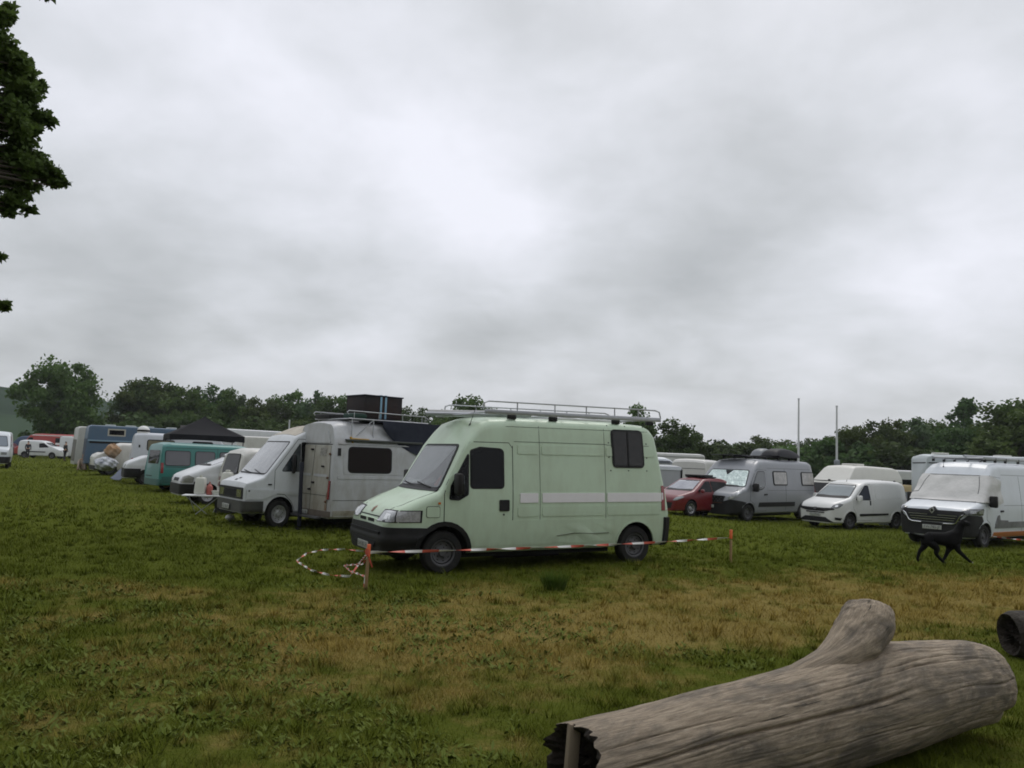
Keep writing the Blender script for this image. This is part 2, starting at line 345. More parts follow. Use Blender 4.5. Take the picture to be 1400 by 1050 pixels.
def weeds():
    n = 5200; Y = 2.6+8.4*rng.random(n)**.9; X = -Y*.68+(Y*1.15)*rng.random(n)
    den = hnoise(X, Y, .9, 21)*.65+hnoise(X, Y, 2.6, 22)*.35
    bias = .62-.36*ss(X/Y, -.1, .25)
    k = (den > 1-bias+.03); X, Y = X[k], Y[k]
    n2 = 260; Y2 = 5+16*rng.random(n2); X2 = (rng.random(n2)*2-1)*Y2*.6; X = np.r_[X, X2]; Y = np.r_[Y, Y2]
    V = []
    for i in range(len(X)):
        c = rng.integers(4, 9); a = rng.random(c)*2*pi; el = .15+.75*rng.random(c)
        D = np.stack([cos_(a)*cos_(el), sin_(a)*cos_(el), sin_(el)], -1); U = np.stack([-sin_(a), cos_(a), rng.normal(0, .25, c)], -1)
        C = np.stack([X[i]+rng.normal(0, .04, c), Y[i]+rng.normal(0, .04, c), np.full(c, hz(X[i], Y[i]))], -1)
        Lh = .03+.062*rng.random(c)**1.5; V.append(leaf_quads(C, D, U, Lh, Lh*(.11+.10*rng.random(c))))
    return np.concatenate(V)
wv = weeds()
WEED = mat('weed_leaf', (.085, .115, .018), .75, noise=(3, .8, (.18, .205, .060)), spec=.05)
tag(link('weeds', np_mesh('weeds', wv, np.arange(len(wv)).reshape(-1, 4), WEED)), kind='stuff', label='broad leafed weeds spreading through the near grass', cat='weeds')
def tuft(x, y, r, h, n, name, label, m):
    a = rng.random(n)*2*pi; rr = r*rng.random(n)**.7; X = x+cos_(a)*rr; Y = y+sin_(a)*rr; b = a+rng.normal(0, .5, n)
    hh = h*(.5+.5*rng.random(n)); z = hz(x, y)
    P0 = np.stack([X-.006*cos_(b+1.57), Y-.006*sin_(b+1.57), np.full(n, z-.01)], -1); P1 = np.stack([X+.006*cos_(b+1.57), Y+.006*sin_(b+1.57), np.full(n, z-.01)], -1)
    P2 = np.stack([X+cos_(b)*hh*.5, Y+sin_(b)*hh*.5, z+hh], -1)
    V = np.concatenate([P0, P1, P2], 1).reshape(-1, 3)-np.array([x, y, z]); o = link(name, np_mesh(name, V, np.arange(len(V)).reshape(-1, 3), m)); o.location = (x, y, z)
    return tag(o, label, 'grass tuft')
GT = mat('long_grass', (.06, .105, .014), .9, noise=(4, .6, (.11, .14, .035)), spec=.03)
x, y, _ = ground_at(758, 806); tuft(x, y, .14, .30, 420, 'grass_tuft', 'tall dark green grass tuft in front of the pale green van', GT)

# ---------------------------------------------------------------- trees
def leaf_mat(name, c1, c2, c3):
    m = bpy.data.materials.new(name); m.use_nodes = True; t = m.node_tree; b = t.nodes['Principled BSDF']; nn = t.nodes; ll = t.links
    geo = nn.new('ShaderNodeNewGeometry'); oi = nn.new('ShaderNodeObjectInfo')
    n = nn.new('ShaderNodeTexNoise'); n.inputs['Scale'].default_value = .7; n.inputs['Detail'].default_value = 5; n.inputs['Roughness'].default_value = .7; ll.new(geo.outputs['Position'], n.inputs['Vector'])
    r = nn.new('ShaderNodeValToRGB'); r.color_ramp.elements[0].position = .3; r.color_ramp.elements[0].color = (*c1, 1); r.color_ramp.elements[1].position = .72; r.color_ramp.elements[1].color = (*c3, 1)
    e = r.color_ramp.elements.new(.5); e.color = (*c2, 1); ll.new(n.outputs['Fac'], r.inputs[0])
    hs = nn.new('ShaderNodeHueSaturation'); mr = nn.new('ShaderNodeMapRange'); mr.inputs[3].default_value = .75; mr.inputs[4].default_value = 1.25; ll.new(oi.outputs['Random'], mr.inputs[0]); ll.new(mr.outputs[0], hs.inputs['Value'])
    mr2 = nn.new('ShaderNodeMapRange'); mr2.inputs[3].default_value = .475; mr2.inputs[4].default_value = .515; ll.new(oi.outputs['Random'], mr2.inputs[0]); ll.new(mr2.outputs[0], hs.inputs['Hue'])
    ll.new(r.outputs[0], hs.inputs['Color']); ll.new(hs.outputs[0], b.inputs['Base Color']); b.inputs['Roughness'].default_value = .75; b.inputs['Specular IOR Level'].default_value = .25
    tl = nn.new('ShaderNodeBsdfTranslucent'); ll.new(hs.outputs[0], tl.inputs['Color']); ms = nn.new('ShaderNodeMixShader'); ms.inputs[0].default_value = .35
    ll.new(b.outputs[0], ms.inputs[1]); ll.new(tl.outputs[0], ms.inputs[2]); ll.new(ms.outputs[0], nn['Material Output'].inputs['Surface'])
    return m
LEAF = leaf_mat('leaf_green', (.042, .076, .018), (.068, .115, .028), (.12, .18, .05))
LEAFD = leaf_mat('leaf_dark', (.032, .060, .018), (.052, .090, .026), (.09, .14, .042))
LEAFP = leaf_mat('leaf_pale', (.05, .08, .035), (.08, .12, .055), (.13, .17, .09))
BARK = mat('bark', (.09, .075, .058), .95, noise=(4, .8, (.045, .038, .03)), bump=(12, .8, .03))
def rand_dirs(n):
    v = rng.normal(size=(n, 3)); return v/np.linalg.norm(v, axis=1)[:, None]
def leaves_at(C, n, rad, size, flat=.75):
    """n leaf kites around each cluster centre"""
    k = len(C); D = rand_dirs(k*n); rr = rng.random(k*n)**.45
    P = np.repeat(C, n, 0)+D*(rr*np.repeat(rad, n))[:, None]*np.array([1, 1, flat])
    A = rand_dirs(k*n); A[:, 2] = A[:, 2]*.5-.15; A /= np.linalg.norm(A, axis=1)[:, None]; B = np.cross(A, rand_dirs(k*n)); B /= np.linalg.norm(B, axis=1)[:, None]+1e-6
    s = size*(.6+.8*rng.random(k*n)); return leaf_quads(P, A, B, s, s*.38)
def crown_mesh(name, shape, H, Rr, base, k, n, leaf, m, crad=.24):
    """cluster centres spread through the crown volume, denser toward its outside"""
    C = []; rad = []
    while len(C) < k:
        d = rand_dirs(1)[0]; q = rng.random()**.38
        p = d*q; zc = (p[2]+1)/2
        if shape == 'round': w_ = 1.0; 
        elif shape == 'tall': w_ = .55+.45*sin(pi*min(zc*1.1, 1)); 
        else: w_ = 1.1-.35*zc
        x, y = p[0]*Rr*w_, p[1]*Rr*w_; z = base+zc*(H-base)
        lump = .78+.44*hnoise(math.atan2(d[1], d[0])*1.3+d[2]*2, d[2]*2.5, 1.0, int(H*10) % 7)
        C.append((x*lump, y*lump, base+(z-base)*(.85+.2*float(lump-.78)))); rad.append(Rr*crad*(.6+.8*rng.random()))
    C = np.array(C); V = leaves_at(C, n, np.array(rad), leaf)
    return np_mesh(name, V, np.arange(len(V)).reshape(-1, 4), m), C
def trunk_mesh(C, H, base, r, lean=(0, 0), limbs=9):
    b = MB(); top = H*.78; pts = [(0, 0, -.3)]
    for i in range(1, 7):
        q = i/6; pts.append((lean[0]*q+rng.normal(0, r*.35), lean[1]*q+rng.normal(0, r*.35), top*q))
    b.tube(pts, [r*(1.25-.0*i) if i == 0 else r*(1-.145*i) for i in range(7)], BARK, 8)
    for i in rng.choice(len(C), min(limbs, len(C)), replace=False):
        e = C[i]; q = min(max((e[2]-H*.18)/top*.7, .2), .85); a = Vector(pts[int(q*6)]); e = Vector(e)
        mid = (a+e)/2+Vector((0, 0, (e-a).length*.08)); b.tube([a, mid, e], [r*.42*(1-q*.5), r*.25, r*.06], BARK, 6)
    o = b.build('trunk'); me = o.data; bpy.data.objects.remove(o); return me
PROTO = {}
def proto(key, shape, H, Rr, base, k, n, leaf, m, tr=.22, crad=.24, limbs=9):
    me, C = crown_mesh('crown', shape, H, Rr, base, k, n, leaf, m, crad); zz_ = np.empty(len(me.vertices)*3); me.vertices.foreach_get('co', zz_); PROTO[key] = (me, trunk_mesh(C, H, base, tr, limbs=limbs), float(np.percentile(zz_[2::3], 99.6)))
proto('round1', 'round', 10, 4.6, .9, 64, 115, .40, LEAF); proto('round2', 'round', 10, 4.2, .8, 60, 110, .40, LEAFD)
proto('loose1', 'tall', 10, 3.2, 1.2, 46, 80, .34, LEAFP, crad=.24); proto('tall1', 'tall', 10, 3.6, .8, 58, 100, .38, LEAF)
proto('bush1', 'bush', 5, 3.6, -.2, 44, 90, .40, LEAFD, .12); proto('bush2', 'bush', 4.6, 3.2, -.2, 42, 90, .38, LEAF, .12)
def tree(key, x, y, H, rz, label, group=None, name='tree', wide=1., cat='tree'):
    me, tm, h0 = PROTO[key]; s = H/h0; z = hz(x, y)
    o = empty(name, (x, y, z), rz, label=label, cat=cat, group=group)
    c = link('crown', me, o); c.scale = (s*wide, s*wide, s); t = link('trunk', tm, o); t.scale = (s, s, s); return o
def at_px(px, Y, py_top):
    """stand point at depth Y under column px and the height that reaches image row py_top"""
    d = raydir(px, py_top); t = Y/d[1]; return d[0]*t, Y, EYE+d[2]*t
rr_ = random.Random(5)
GL = 'trees of the hedge line beyond the vans'
TLB = {'round1': 'rounded mid green tree in the line of trees beyond the parked vans', 'round2': 'dark green round crowned tree in the line beyond the parked vans',
       'loose1': 'thin pale leafed tree in the line beyond the parked vans', 'tall1': 'upright green tree in the line beyond the parked vans'}
ORD = 'first second third fourth fifth sixth seventh eighth ninth tenth eleventh twelfth thirteenth fourteenth fifteenth sixteenth seventeenth eighteenth'.split()
SHORT = {'round1': 'rounded mid green tree', 'round2': 'dark round crowned tree', 'loose1': 'thin pale leafed tree', 'tall1': 'upright green tree'}
def row(spec, key_cycle, Y0, Y1, where=''):
    for i, (px, py, wd) in enumerate(spec):
        Y = Y0+(Y1-Y0)*rr_.random(); x, y, H = at_px(px, Y, py); k = key_cycle[i % len(key_cycle)]
        tree(k, x, y, H/0.98, rr_.random()*6.28, '%s, %s from the left in the line %s' % (SHORT[k], ORD[i], where), GL, wide=wd)
# left line
proto('full', 'round', 10, 4.9, .1, 130, 150, .36, LEAF, crad=.22)
x, y, H = at_px(87, 105, 497); tree('full', x, y, H, .6, 'big round leafy tree standing alone at the left of the tree line', name='broadleaf_tree', wide=.80)
row([(183, 524, .8), (205, 521, 1.), (228, 527, .9), (250, 534, .9), (272, 533, .8), (297, 532, .8), (318, 536, .7), (336, 544, .8), (352, 548, .8), (372, 551, .8), (392, 545, .9), (412, 540, .85), (432, 538, .8), (452, 546, .8), (473, 546, .8), (498, 550, .9), (525, 556, .9), (550, 560, .9)],
    ['tall1', 'round2', 'round1', 'tall1', 'loose1', 'round2', 'tall1', 'loose1'], 108, 122, 'left of the green van')
x, y, H = at_px(637, 100, 544); tree('round1', x, y, H, 2, 'broad tree whose top shows above the pale green van cab', wide=.9)
row([(580, 562, .9), (610, 566, .9), (665, 562, .9), (700, 575, 1), (740, 575, 1), (780, 575, 1), (820, 572, 1)], ['round2', 'tall1', 'round1'], 110, 125, 'hidden behind the green van')
x, y, H = at_px(875, 92, 552); tree('tall1', x, y, H, 1, 'narrow topped tree rising above the rear end of the roof rack', wide=.75)
x, y, H = at_px(916, 84, 571); tree('round2', x, y, H, 2.5, 'dense dark tree directly right of the pale green van', wide=1.1)
x, y, H = at_px(943, 88, 583); tree('round2', x, y, H, .4, 'dark tree sloping down to the right of the pale green van', wide=.9)
# right line
row([(985, 603, 1), (1004, 605, 1), (1029, 595, 1.05), (1055, 604, 1), (1080, 601, 1.2), (1107, 599, 1), (1132, 596, 1), (1155, 588, 1)], ['round2', 'round2', 'round1', 'round2', 'round1'], 118, 135, 'around the two flagpoles')
row([(1175, 582, 1), (1198, 576, .9), (1220, 573, .9), (1243, 576, .9), (1262, 570, .9), (1283, 574, .9), (1302, 580, .9), (1325, 588, 1), (1350, 578, 1)], ['round1', 'round2', 'tall1', 'round2', 'loose1'], 84, 98, 'right of the flagpoles')
row([(1385, 562, 1.1), (1412, 548, 1.2), (1440, 545, 1.2)], ['round1'], 72, 78, 'rising at the right edge')
proto('poplar', 'bush', 12, 2.0, 1.0, 70, 110, .34, LEAFD, .2, crad=.36)
x, y, H = at_px(1320, 108, 543); tree('poplar', x, y, H, .3, 'slender poplar standing above the tree line at the right', name='poplar_tree', wide=.95)
# hedge bushes closing the foot of the lines
GB = 'bushes at the foot of the tree line'
for i in range(44):
    px = 30+i*33; Y = 100+12*rr_.random() if px < 1150 else 78+10*rr_.random()
    if 150 < px < 1500 or i % 1 == 0:
        x, y, _ = at_px(px, Y, 600); H = 3.6+2.2*rr_.random()
        if px < 150: H *= .6; y += 12
        tree(('bush1', 'bush2')[i % 2], x, y, H, rr_.random()*6.28, 'dense green bush filling the foot of the tree line', GB, name='hedge_bush', wide=1.25, cat='bush')

# ---------------------------------------------------------------- large tree beside the viewer
for i in range(15):  # unseen tree row, added to darken glass reflections, van sides and foreground
    x = -42+i*6+rr_.random()*3; y = -19-9*rr_.random()
    tree(('round1', 'round2', 'tall1')[i % 3], x, y, 10+4*rr_.random(), rr_.random()*6, 'unseen leafy tree added behind the viewer to darken reflections', 'unseen trees added behind the viewer to darken reflections', wide=1.1)
LEAFN = leaf_mat('leaf_near', (.055, .095, .022), (.085, .14, .034), (.14, .205, .055))
def near_tree():
    root = empty('overhanging_tree', (-8.2, 3.2, 0), 0, label='large dark leafy tree overhanging the left edge of the picture', cat='tree')
    C = []; rad = []
    edge_y = [0, 40, 75, 110, 160, 200, 240, 270, 292, 320]; edge_x = [-14, -2, 14, 22, 30, 18, 32, 12, -8, -60]
    r3 = np.random.default_rng(3)
    while len(C) < 260:
        d = r3.normal(size=3); d /= np.linalg.norm(d); q = r3.random()**.4
        p = np.array([-9.2, 3.6, 8.3])+d*q*np.array([7.4, 7.4, 4.7])
        if p[2] < 3.4: continue
        px, py, z = project(p)
        if z > .3 and -420 < py < 1100 and px > -250:
            lim = np.interp(py, edge_y, edge_x) if py > 0 else -10+py*.3
            if px > lim-22 or py > 285: continue
        C.append(p); rad.append(.42+.3*r3.random())
    # outermost sprays that reach into the picture
    for (px, py, Y, r_) in ((8, 30, 8.2, .16), (10, 75, 8.4, .2), (36, 100, 8.6, .12), (44, 115, 8.8, .12), (38, 135, 8.6, .16), (52, 160, 8.7, .13), (60, 168, 8.7, .09), (32, 175, 8.4, .18), (28, 205, 8.6, .16), (48, 232, 8.6, .11), (68, 242, 8.7, .13), (76, 245, 8.7, .07), (36, 250, 8.5, .09), (12, 240, 8.5, .2), (30, 272, 8.5, .09), (16, 262, 8.5, .15), (4, 285, 8.4, .12), (20, 120, 8.4, .25), (14, 150, 8.5, .26), (6, 200, 8.4, .28), (18, 92, 8.5, .16), (3, 416, 8.6, .05), (0, 350, 8.6, .03), (74, -6, 7.6, .08), (2, 60, 8.2, .22), (14, 220, 8.4, .2)):
        dd = raydir(px, py); c0 = np.array([0, 0, EYE])+dd*Y/dd[1]
        for q in range(5):
            o_ = r3.normal(size=3)*np.array([.9, .9, .55])*r_*.75; C.append(c0+o_+np.array([-abs(o_[0])*.5, 0, 0])); rad.append(r_*(.38+.3*r3.random()))
    C = np.array(C); rad = np.array(rad)
    big = rad > .4; V = np.concatenate([leaves_at(C[big], 330, rad[big]*1.25, .075), *[leaves_at(C[i:i+1], int(20+rad[i]*1500), rad[i:i+1]*1.1, .058) for i in np.where(~big)[0]]])
    V -= np.array([-8.2, 3.2, 0])
    link('crown', np_mesh('crown', V, np.arange(len(V)).reshape(-1, 4), LEAFN), root)
    b = MB(); b.tube([(0, 0, -.2), (.1, 0, 2), (0, .1, 4.5), (.2, 0, 7), (.3, .2, 10)], [.42, .36, .3, .22, .08], BARK, 12)
    small = np.where(~big)[0]; bi = np.where(big)[0]
    for i in list(small)+list(r3.choice(bi, 26, replace=False)):
        e = Vector(C[i]-np.array([-8.2, 3.2, 0])); a = Vector((.05, .05, min(max(e.z*.62, 2.6), 8))); mid = (a+e)/2+Vector((0, 0, .4))
        if i in small: e0 = e+Vector((-.05, 0, -.05)); b.tube([mid, e0], [.022, .006], BARK, 5); b.tube([a, mid], [.07, .022], BARK, 5)
        else: b.tube([a, mid, e], [.13, .07, .02], BARK, 6)
    b.build('trunk', root)
near_tree()

# ---------------------------------------------------------------- damp air: far trees and the hill fade a little
def haze():
    x0, x1, y0, y1 = -2600, 2600, -900, 3400; b = MB(); m = bpy.data.materials.new('damp_air'); m.use_nodes = True; t = m.node_tree; t.nodes.clear()
    o = t.nodes.new('ShaderNodeOutputMaterial'); v = t.nodes.new('ShaderNodeVolumePrincipled'); v.inputs['Color'].default_value = (.93, .95, 1, 1); v.inputs['Density'].default_value = HAZE; t.links.new(v.outputs[0], o.inputs['Volume'])
    me = bpy.data.meshes.new('haze'); z0, z1 = -8, 75; P = [(x, y, z) for z in (z0, z1) for x, y in ((x0, y0), (x1, y0), (x1, y1), (x0, y1))]
    me.from_pydata(P, [], [(3, 2, 1, 0), (4, 5, 6, 7), (0, 1, 5, 4), (1, 2, 6, 5), (2, 3, 7, 6), (3, 0, 4, 7)]); me.materials.append(m)
    tag(link('haze', me), 'pale damp air over the whole field', 'haze', kind='stuff')
HAZE = .00025
haze()
# ---------------------------------------------------------------- vehicle body builder
# local frame: nose at x=0, tail at x=L, left side = -y, z up from the ground
def rp(pts, r, seg=4):
    """polygon with rounded corners"""
    out = []; n = len(pts); rs = r if hasattr(r, '__len__') else [r]*n
    for i in range(n):
        p = Vector(pts[i]); a = Vector(pts[i-1])-p; b = Vector(pts[(i+1) % n])-p; q = min(rs[i], a.length*.45, b.length*.45)
        if q < 1e-4: out.append(tuple(p)); continue
        A = p+a.normalized()*q; B = p+b.normalized()*q
        for k in range(seg+1):
            t = k/seg; c = A*(1-t)**2+p*2*t*(1-t)+B*t*t; out.append((c.x, c.y))
    return out
def grow(pts, d):
    n = len(pts); A = sum(pts[i-1][0]*pts[i][1]-pts[i][0]*pts[i-1][1] for i in range(n)); sg = 1 if A > 0 else -1; out = []
    for i in range(n):
        p = Vector(pts[i]); e1 = (p-Vector(pts[i-1])); e2 = (Vector(pts[(i+1) % n])-p)
        if e1.length < 1e-6 or e2.length < 1e-6: out.append(tuple(p)); continue
        e1.normalize(); e2.normalize(); nn = Vector((e1.y+e2.y, -e1.x-e2.x))*sg
        out.append(tuple(p+nn.normalized()*d*min(1.6, 2/max(nn.length, .6))) if nn.length > 1e-6 else tuple(p))
    return out
def rect(x0, z0, x1, z1, r=.0): return rp([(x0, z0), (x1, z0), (x1, z1), (x0, z1)], r) if r else [(x0, z0), (x1, z0), (x1, z1), (x0, z1)]
class Veh:
    def __init__(s, name, label, cat, L, W, prof, plan, T, zb, m, wheels, Ra=.40, lean=0., leanz=.9, crown=.04, group=None, archw=.32, flean=0.):
        s.root = empty(name); tag(s.root, label, cat, group); s.L, s.W, s.m = L, W, m
        px = [p[0] for p in prof]; s.top = lambda x: np.interp(x, px, [p[1] for p in prof]); rad = lambda x: np.interp(x, px, [p[2] for p in prof])
        s.hw = lambda x, z: W/2*np.interp(x, [p[0] for p in plan], [p[1] for p in plan])*np.interp(z, [p[0] for p in T], [p[1] for p in T])
        st = sorted(set([round(p, 3) for p in px]+[round(p[0], 3) for p in plan]+[round(q, 3) for q in np.arange(.3, L-.2, .16)]))
        st = [x for i, x in enumerate(st) if i == 0 or x-st[i-1] > .012 or x in px]
        K, M, Tn = 5, 15, 5; V = []; ring = None
        for x in st:
            zt = float(s.top(x)); r = min(float(rad(x)), (zt-zb)*.4); sec = []
            wb = float(s.hw(x, zb)); sec.append((0, zb)); sec.append((wb*.6, zb)); sec.append((wb-.05, zb+.0))
            z0 = zb+.05; z1 = zt-r
            for k in range(M): z = z0+(z1-z0)*k/(M-1); sec.append((float(s.hw(x, z)), z))
            w1 = float(s.hw(x, z1)); w2 = float(s.hw(x, zt))
            for k in range(1, K+1): q = pi/2*k/K; sec.append((min(w1, w2+(w1-w2)*(1-k/K))-r*(1-cos(q)), z1+r*sin(q)))
            wt = sec[-1][0]
            for k in range(1, Tn+1): y = wt*(1-k/Tn); sec.append((y, zt+crown*(1-(y/max(wt, .01))**2)*min(1, (zt-zb))))
            full = [(x, -y, z) for (y, z) in sec]+[(x, y, z) for (y, z) in sec[-2:0:-1]]
            ring = len(full); V += full
        if lean or flean:
            q = []
            for (x, y, z) in V:
                k = min(max((x-(L-1.3))/1.3, 0), 1); kf = min(max(1-x/.5, 0), 1)
                q.append((x-lean*max(z-leanz, 0)*k-lean*.25*max(leanz-z-.1, 0)*k+flean*max(z-.5, 0)*kf, y, z))
            V = q
        F = []
        for i in range(len(st)-1):
            for k in range(ring): F.append((i*ring+k, (i+1)*ring+k, (i+1)*ring+(k+1) % ring, i*ring+(k+1) % ring))
        F.append(tuple(range(ring))); n0 = (len(st)-1)*ring; F.append(tuple(n0+k for k in range(ring))[::-1])
        me = bpy.data.meshes.new('body'); me.from_pydata(V, [], F); me.materials.append(m); me.materials.append(ARCH)
        bm = bmesh.new(); bm.from_mesh(me); bmesh.ops.recalc_face_normals(bm, faces=bm.faces); s.bvh = BVHTree.FromBMesh(bm); bm.to_mesh(me); bm.free()
        o = link('body', me)
        if wheels:
            cut = MB()
            for wx in wheels:
                for sg in (-1, 1):
                    n = 28; y0, y1 = sg*(W/2-archw), sg*(W/2+.3); vv = []
                    for k in range(n): q = 2*pi*k/n; vv.append((wx+Ra*cos(q), y0, .33+Ra*sin(q)))
                    for k in range(n): q = 2*pi*k/n; vv.append((wx+Ra*cos(q), y1, .33+Ra*sin(q)))
                    cut.add(vv, [(k, (k+1) % n, n+(k+1) % n, n+k) for k in range(n)]+[tuple(range(n)), tuple(range(n, 2*n))], ARCH)
            co = cut.build('cut'); md = o.modifiers.new('b', 'BOOLEAN'); md.operation = 'DIFFERENCE'; md.object = co; md.solver = 'EXACT'
            try: md.material_mode = 'TRANSFER'
            except Exception: pass
            bpy.context.view_layer.update(); dg = bpy.context.evaluated_depsgraph_get(); me2 = bpy.data.meshes.new_from_object(o.evaluated_get(dg))
            o.modifiers.clear(); o.data = me2; bpy.data.objects.remove(co)
        o.data.polygons.foreach_set('use_smooth', [True]*len(o.data.polygons)); o.data.set_sharp_from_angle(angle=R(32)); o.parent = s.root; s.body = o; o.data.name = 'body'
        s.xc = .8
    # projection of panel outlines on the body
    def hit(s, mode, u, v):
        Q = None
        if mode == 'L': o, d = Vector((u, -6, v)), Vector((0, 1, 0))
        elif mode == 'R': o, d = Vector((u, 6, v)), Vector((0, -1, 0))
        elif mode == 'F': o, d = Vector((-6, u, v)), Vector((1, 0, 0))
        elif mode == 'B': o, d = Vector((s.L+6, u, v)), Vector((-1, 0, 0))
        elif mode == 'T': o, d = Vector((u, v, 9)), Vector((0, 0, -1))
        elif mode == 'W':
            a = R(u); c = Vector((s.xc, 0, v)); d = Vector((cos(a), -sin(a), 0)); o = c-d*6     # u>0: left side
        elif mode == 'V':
            a = R(u); c = Vector((s.L-.6, 0, v)); d = Vector((-cos(a), -sin(a), 0)); o = c-d*6
        h = s.bvh.ray_cast(o, d)
        if h[0] is None:
            h = s.bvh.find_nearest(o+d*6 if mode in 'LRFBWV' else Vector((u, v, 2)))
        return h[0], d
    def patch(s, name, mode, poly, m, off=.004, th=.014, res=None, parent=None, top=False, label=None, offf=None):
        if res is None: res = (.09, .09) if mode not in 'WV' else (5., .07)
        if not hasattr(res, '__len__'): res = (res, res)
        bm = bmesh.new(); vs_ = [bm.verts.new((p[0], p[1], 0)) for p in poly]; bm.faces.new(vs_)
        for ax_i in (0, 1):
            a, b = min(p[ax_i] for p in poly), max(p[ax_i] for p in poly); n = int((b-a)/res[ax_i])
            for k in range(1, n+1):
                c = a+(b-a)*k/(n+1); co = [0, 0, 0]; co[ax_i] = c; no = [0, 0, 0]; no[ax_i] = 1
                bmesh.ops.bisect_plane(bm, geom=bm.verts[:]+bm.edges[:]+bm.faces[:], plane_co=co, plane_no=no, dist=1e-5)
        bm.verts.index_update(); n = len(bm.verts); P = [None]*n; D = [None]*n; miss = []
        for v in bm.verts:
            h, d = s.hit(mode, v.co.x, v.co.y); P[v.index] = h; D[v.index] = d
            if h is None: miss.append(v.index)
        good = [i for i in range(n) if P[i] is not None]
        uv = [(v.co.x, v.co.y) for v in bm.verts]
        for i in miss:
            j = min(good, key=lambda g: (uv[g][0]-uv[i][0])**2+(uv[g][1]-uv[i][1])**2); P[i] = P[j].copy()
            if mode in 'LR': P[i].x = uv[i][0]; P[i].z = uv[i][1]
            elif mode in 'FB': P[i].y = uv[i][0]; P[i].z = uv[i][1]
            elif mode == 'T': P[i].x = uv[i][0]; P[i].y = uv[i][1]
            else: P[i].z = uv[i][1]
        F = [[v.index for v in f.verts] for f in bm.faces]; be = [(e.verts[0].index, e.verts[1].index) for e in bm.edges if len(e.link_faces) == 1]; bm.free()
        oo = [(offf(*uv[i]) if offf else off) for i in range(n)]
        V = [P[i]-D[i]*oo[i] for i in range(n)]+[P[i]-D[i]*(oo[i]-th) for i in range(n)]
        F2 = F+[[n+k for k in f][::-1] for f in F]+[(a, b, n+b, n+a) for a, b in be]
        mb = MB(); mb.add(V, F2, m); o = mb.build(name, None if top else (parent or s.root), 40)
        if top: o['_follow'] = 1; s.followers = getattr(s, 'followers', [])+[o]
        if label and not top: o['label'] = label
        return o
    def line(s, name, mode, pts, width, m, off=.003, parent=None, mb=None, th=.01):
        """thin ribbon along a polyline projected on the body (body joins, shut lines, swages)"""
        own = mb is None; mb = mb or MB()
        for a, b in zip(pts[:-1], pts[1:]):
            a = Vector(a); b = Vector(b); d = b-a; n = max(1, int(d.length/(.12 if mode not in 'WV' else 5))); pe = Vector((-d.y, d.x)).normalized()*width/2
            if mode in 'WV': pe = Vector((0, width/2)) if abs(d.x) > abs(d.y)*20 else Vector((width*30, 0))
            V = []; F = []; ok = True
            for k in range(n+1):
                p = a+d*k/n
                for q in (p+pe, p-pe):
                    h, dd = s.hit(mode, q.x, q.y)
                    if h is None: ok = False; break
                    V.append(h-dd*off)
                    V.append(h-dd*(off-th))
                if not ok: break
            if not ok: continue
            for k in range(n):
                i = k*4; F += [(i, i+2, i+6, i+4), (i, i+4, i+5, i+1), (i+2, i+3, i+7, i+6)]
            mb.add(V, F, m)
        if own and mb.v: return mb.build(name, parent or s.root)
        return mb
    def window(s, mode, poly, gm=None, fr=.03, name='window', parent=None, fm=None, off=.008, label=None):
        f = s.patch(name, mode, grow(poly, fr), fm or BLK, off=off, th=.02, parent=parent, label=label)
        s.patch('pane' if name != 'windscreen' else 'glass', mode, poly, gm or GLASS, off=off+.005, th=.008, parent=f); return f
    def wheel(s, x, side, Rr=.33, wd=.20, rim=None, kind='steel', inset=.03):
        rim = rim or STEEL; sg = -1 if side == 'L' else 1; yo = s.W/2-inset; c = (0, 0, 0)
        b = MB(); ri = Rr*.60
        b.lathe([(ri, -wd/2+.02), (ri+.02, -wd/2), (Rr-.035, -wd/2), (Rr-.008, -wd/2+.03), (Rr, -wd/2+.055), (Rr, wd/2-.055), (Rr-.008, wd/2-.03), (Rr-.035, wd/2), (ri+.02, wd/2), (ri, wd/2-.02)], RUB, c, 32)
        o = b.build('wheel', s.root); o.location = (x, sg*(yo-wd/2), Rr-.012)
        b = MB(); d = wd/2
        b.lathe([(.0, sg*(d-.02)), (.05, sg*(d-.02)), (.062, sg*(d-.045)), (ri*.55, sg*(d-.06)), (ri*.8, sg*(d-.045)), (ri*.88, sg*(d-.065)), (ri*.9, sg*(d-.02)), (ri+.004, sg*(d-.012)), (ri, sg*(d-.04)), (ri*.9, -sg*d*.2), (0, -sg*d*.2)], rim, c, 28)
        if kind == 'steel':
            for k in range(8):
                a = 2*pi*k/8+.2; q = ri*.70; b.lathe([(0, sg*.002), (.022, sg*.002), (.022, -sg*.01), (0, -sg*.01)], ARCH, (q*cos(a), sg*(d-.054), q*sin(a)), 8)
        elif kind == 'alloy':
            for k in range(9):
                a = 2*pi*k/9+.17; q = ri*.70; M = Matrix.Rotation(-a, 4, 'Y'); b.box((q*cos(a), sg*(d-.05), q*sin(a)), (ri*.5, .012, .045), ARCH, .004, M)
        for k in range(5):
            a = 2*pi*k/5; b.lathe([(0, sg*.012), (.011, sg*.01), (.012, 0)], CHROME if rim is SILVER else BLK, (.085*cos(a), sg*(d-.052), .085*sin(a)), 6)
        b.build('rim', o); return o
    def wheels(s, xs, sides='LR', **k):
        for x in xs:
            for sd_ in sides: s.wheel(x, sd_, **k)
    def box(s, name, c, d, m, bev=.01, parent=None, M=None, taper=1.): b = MB(); b.box(c, d, m, bev, M, taper); return b.build(name, parent or s.root)
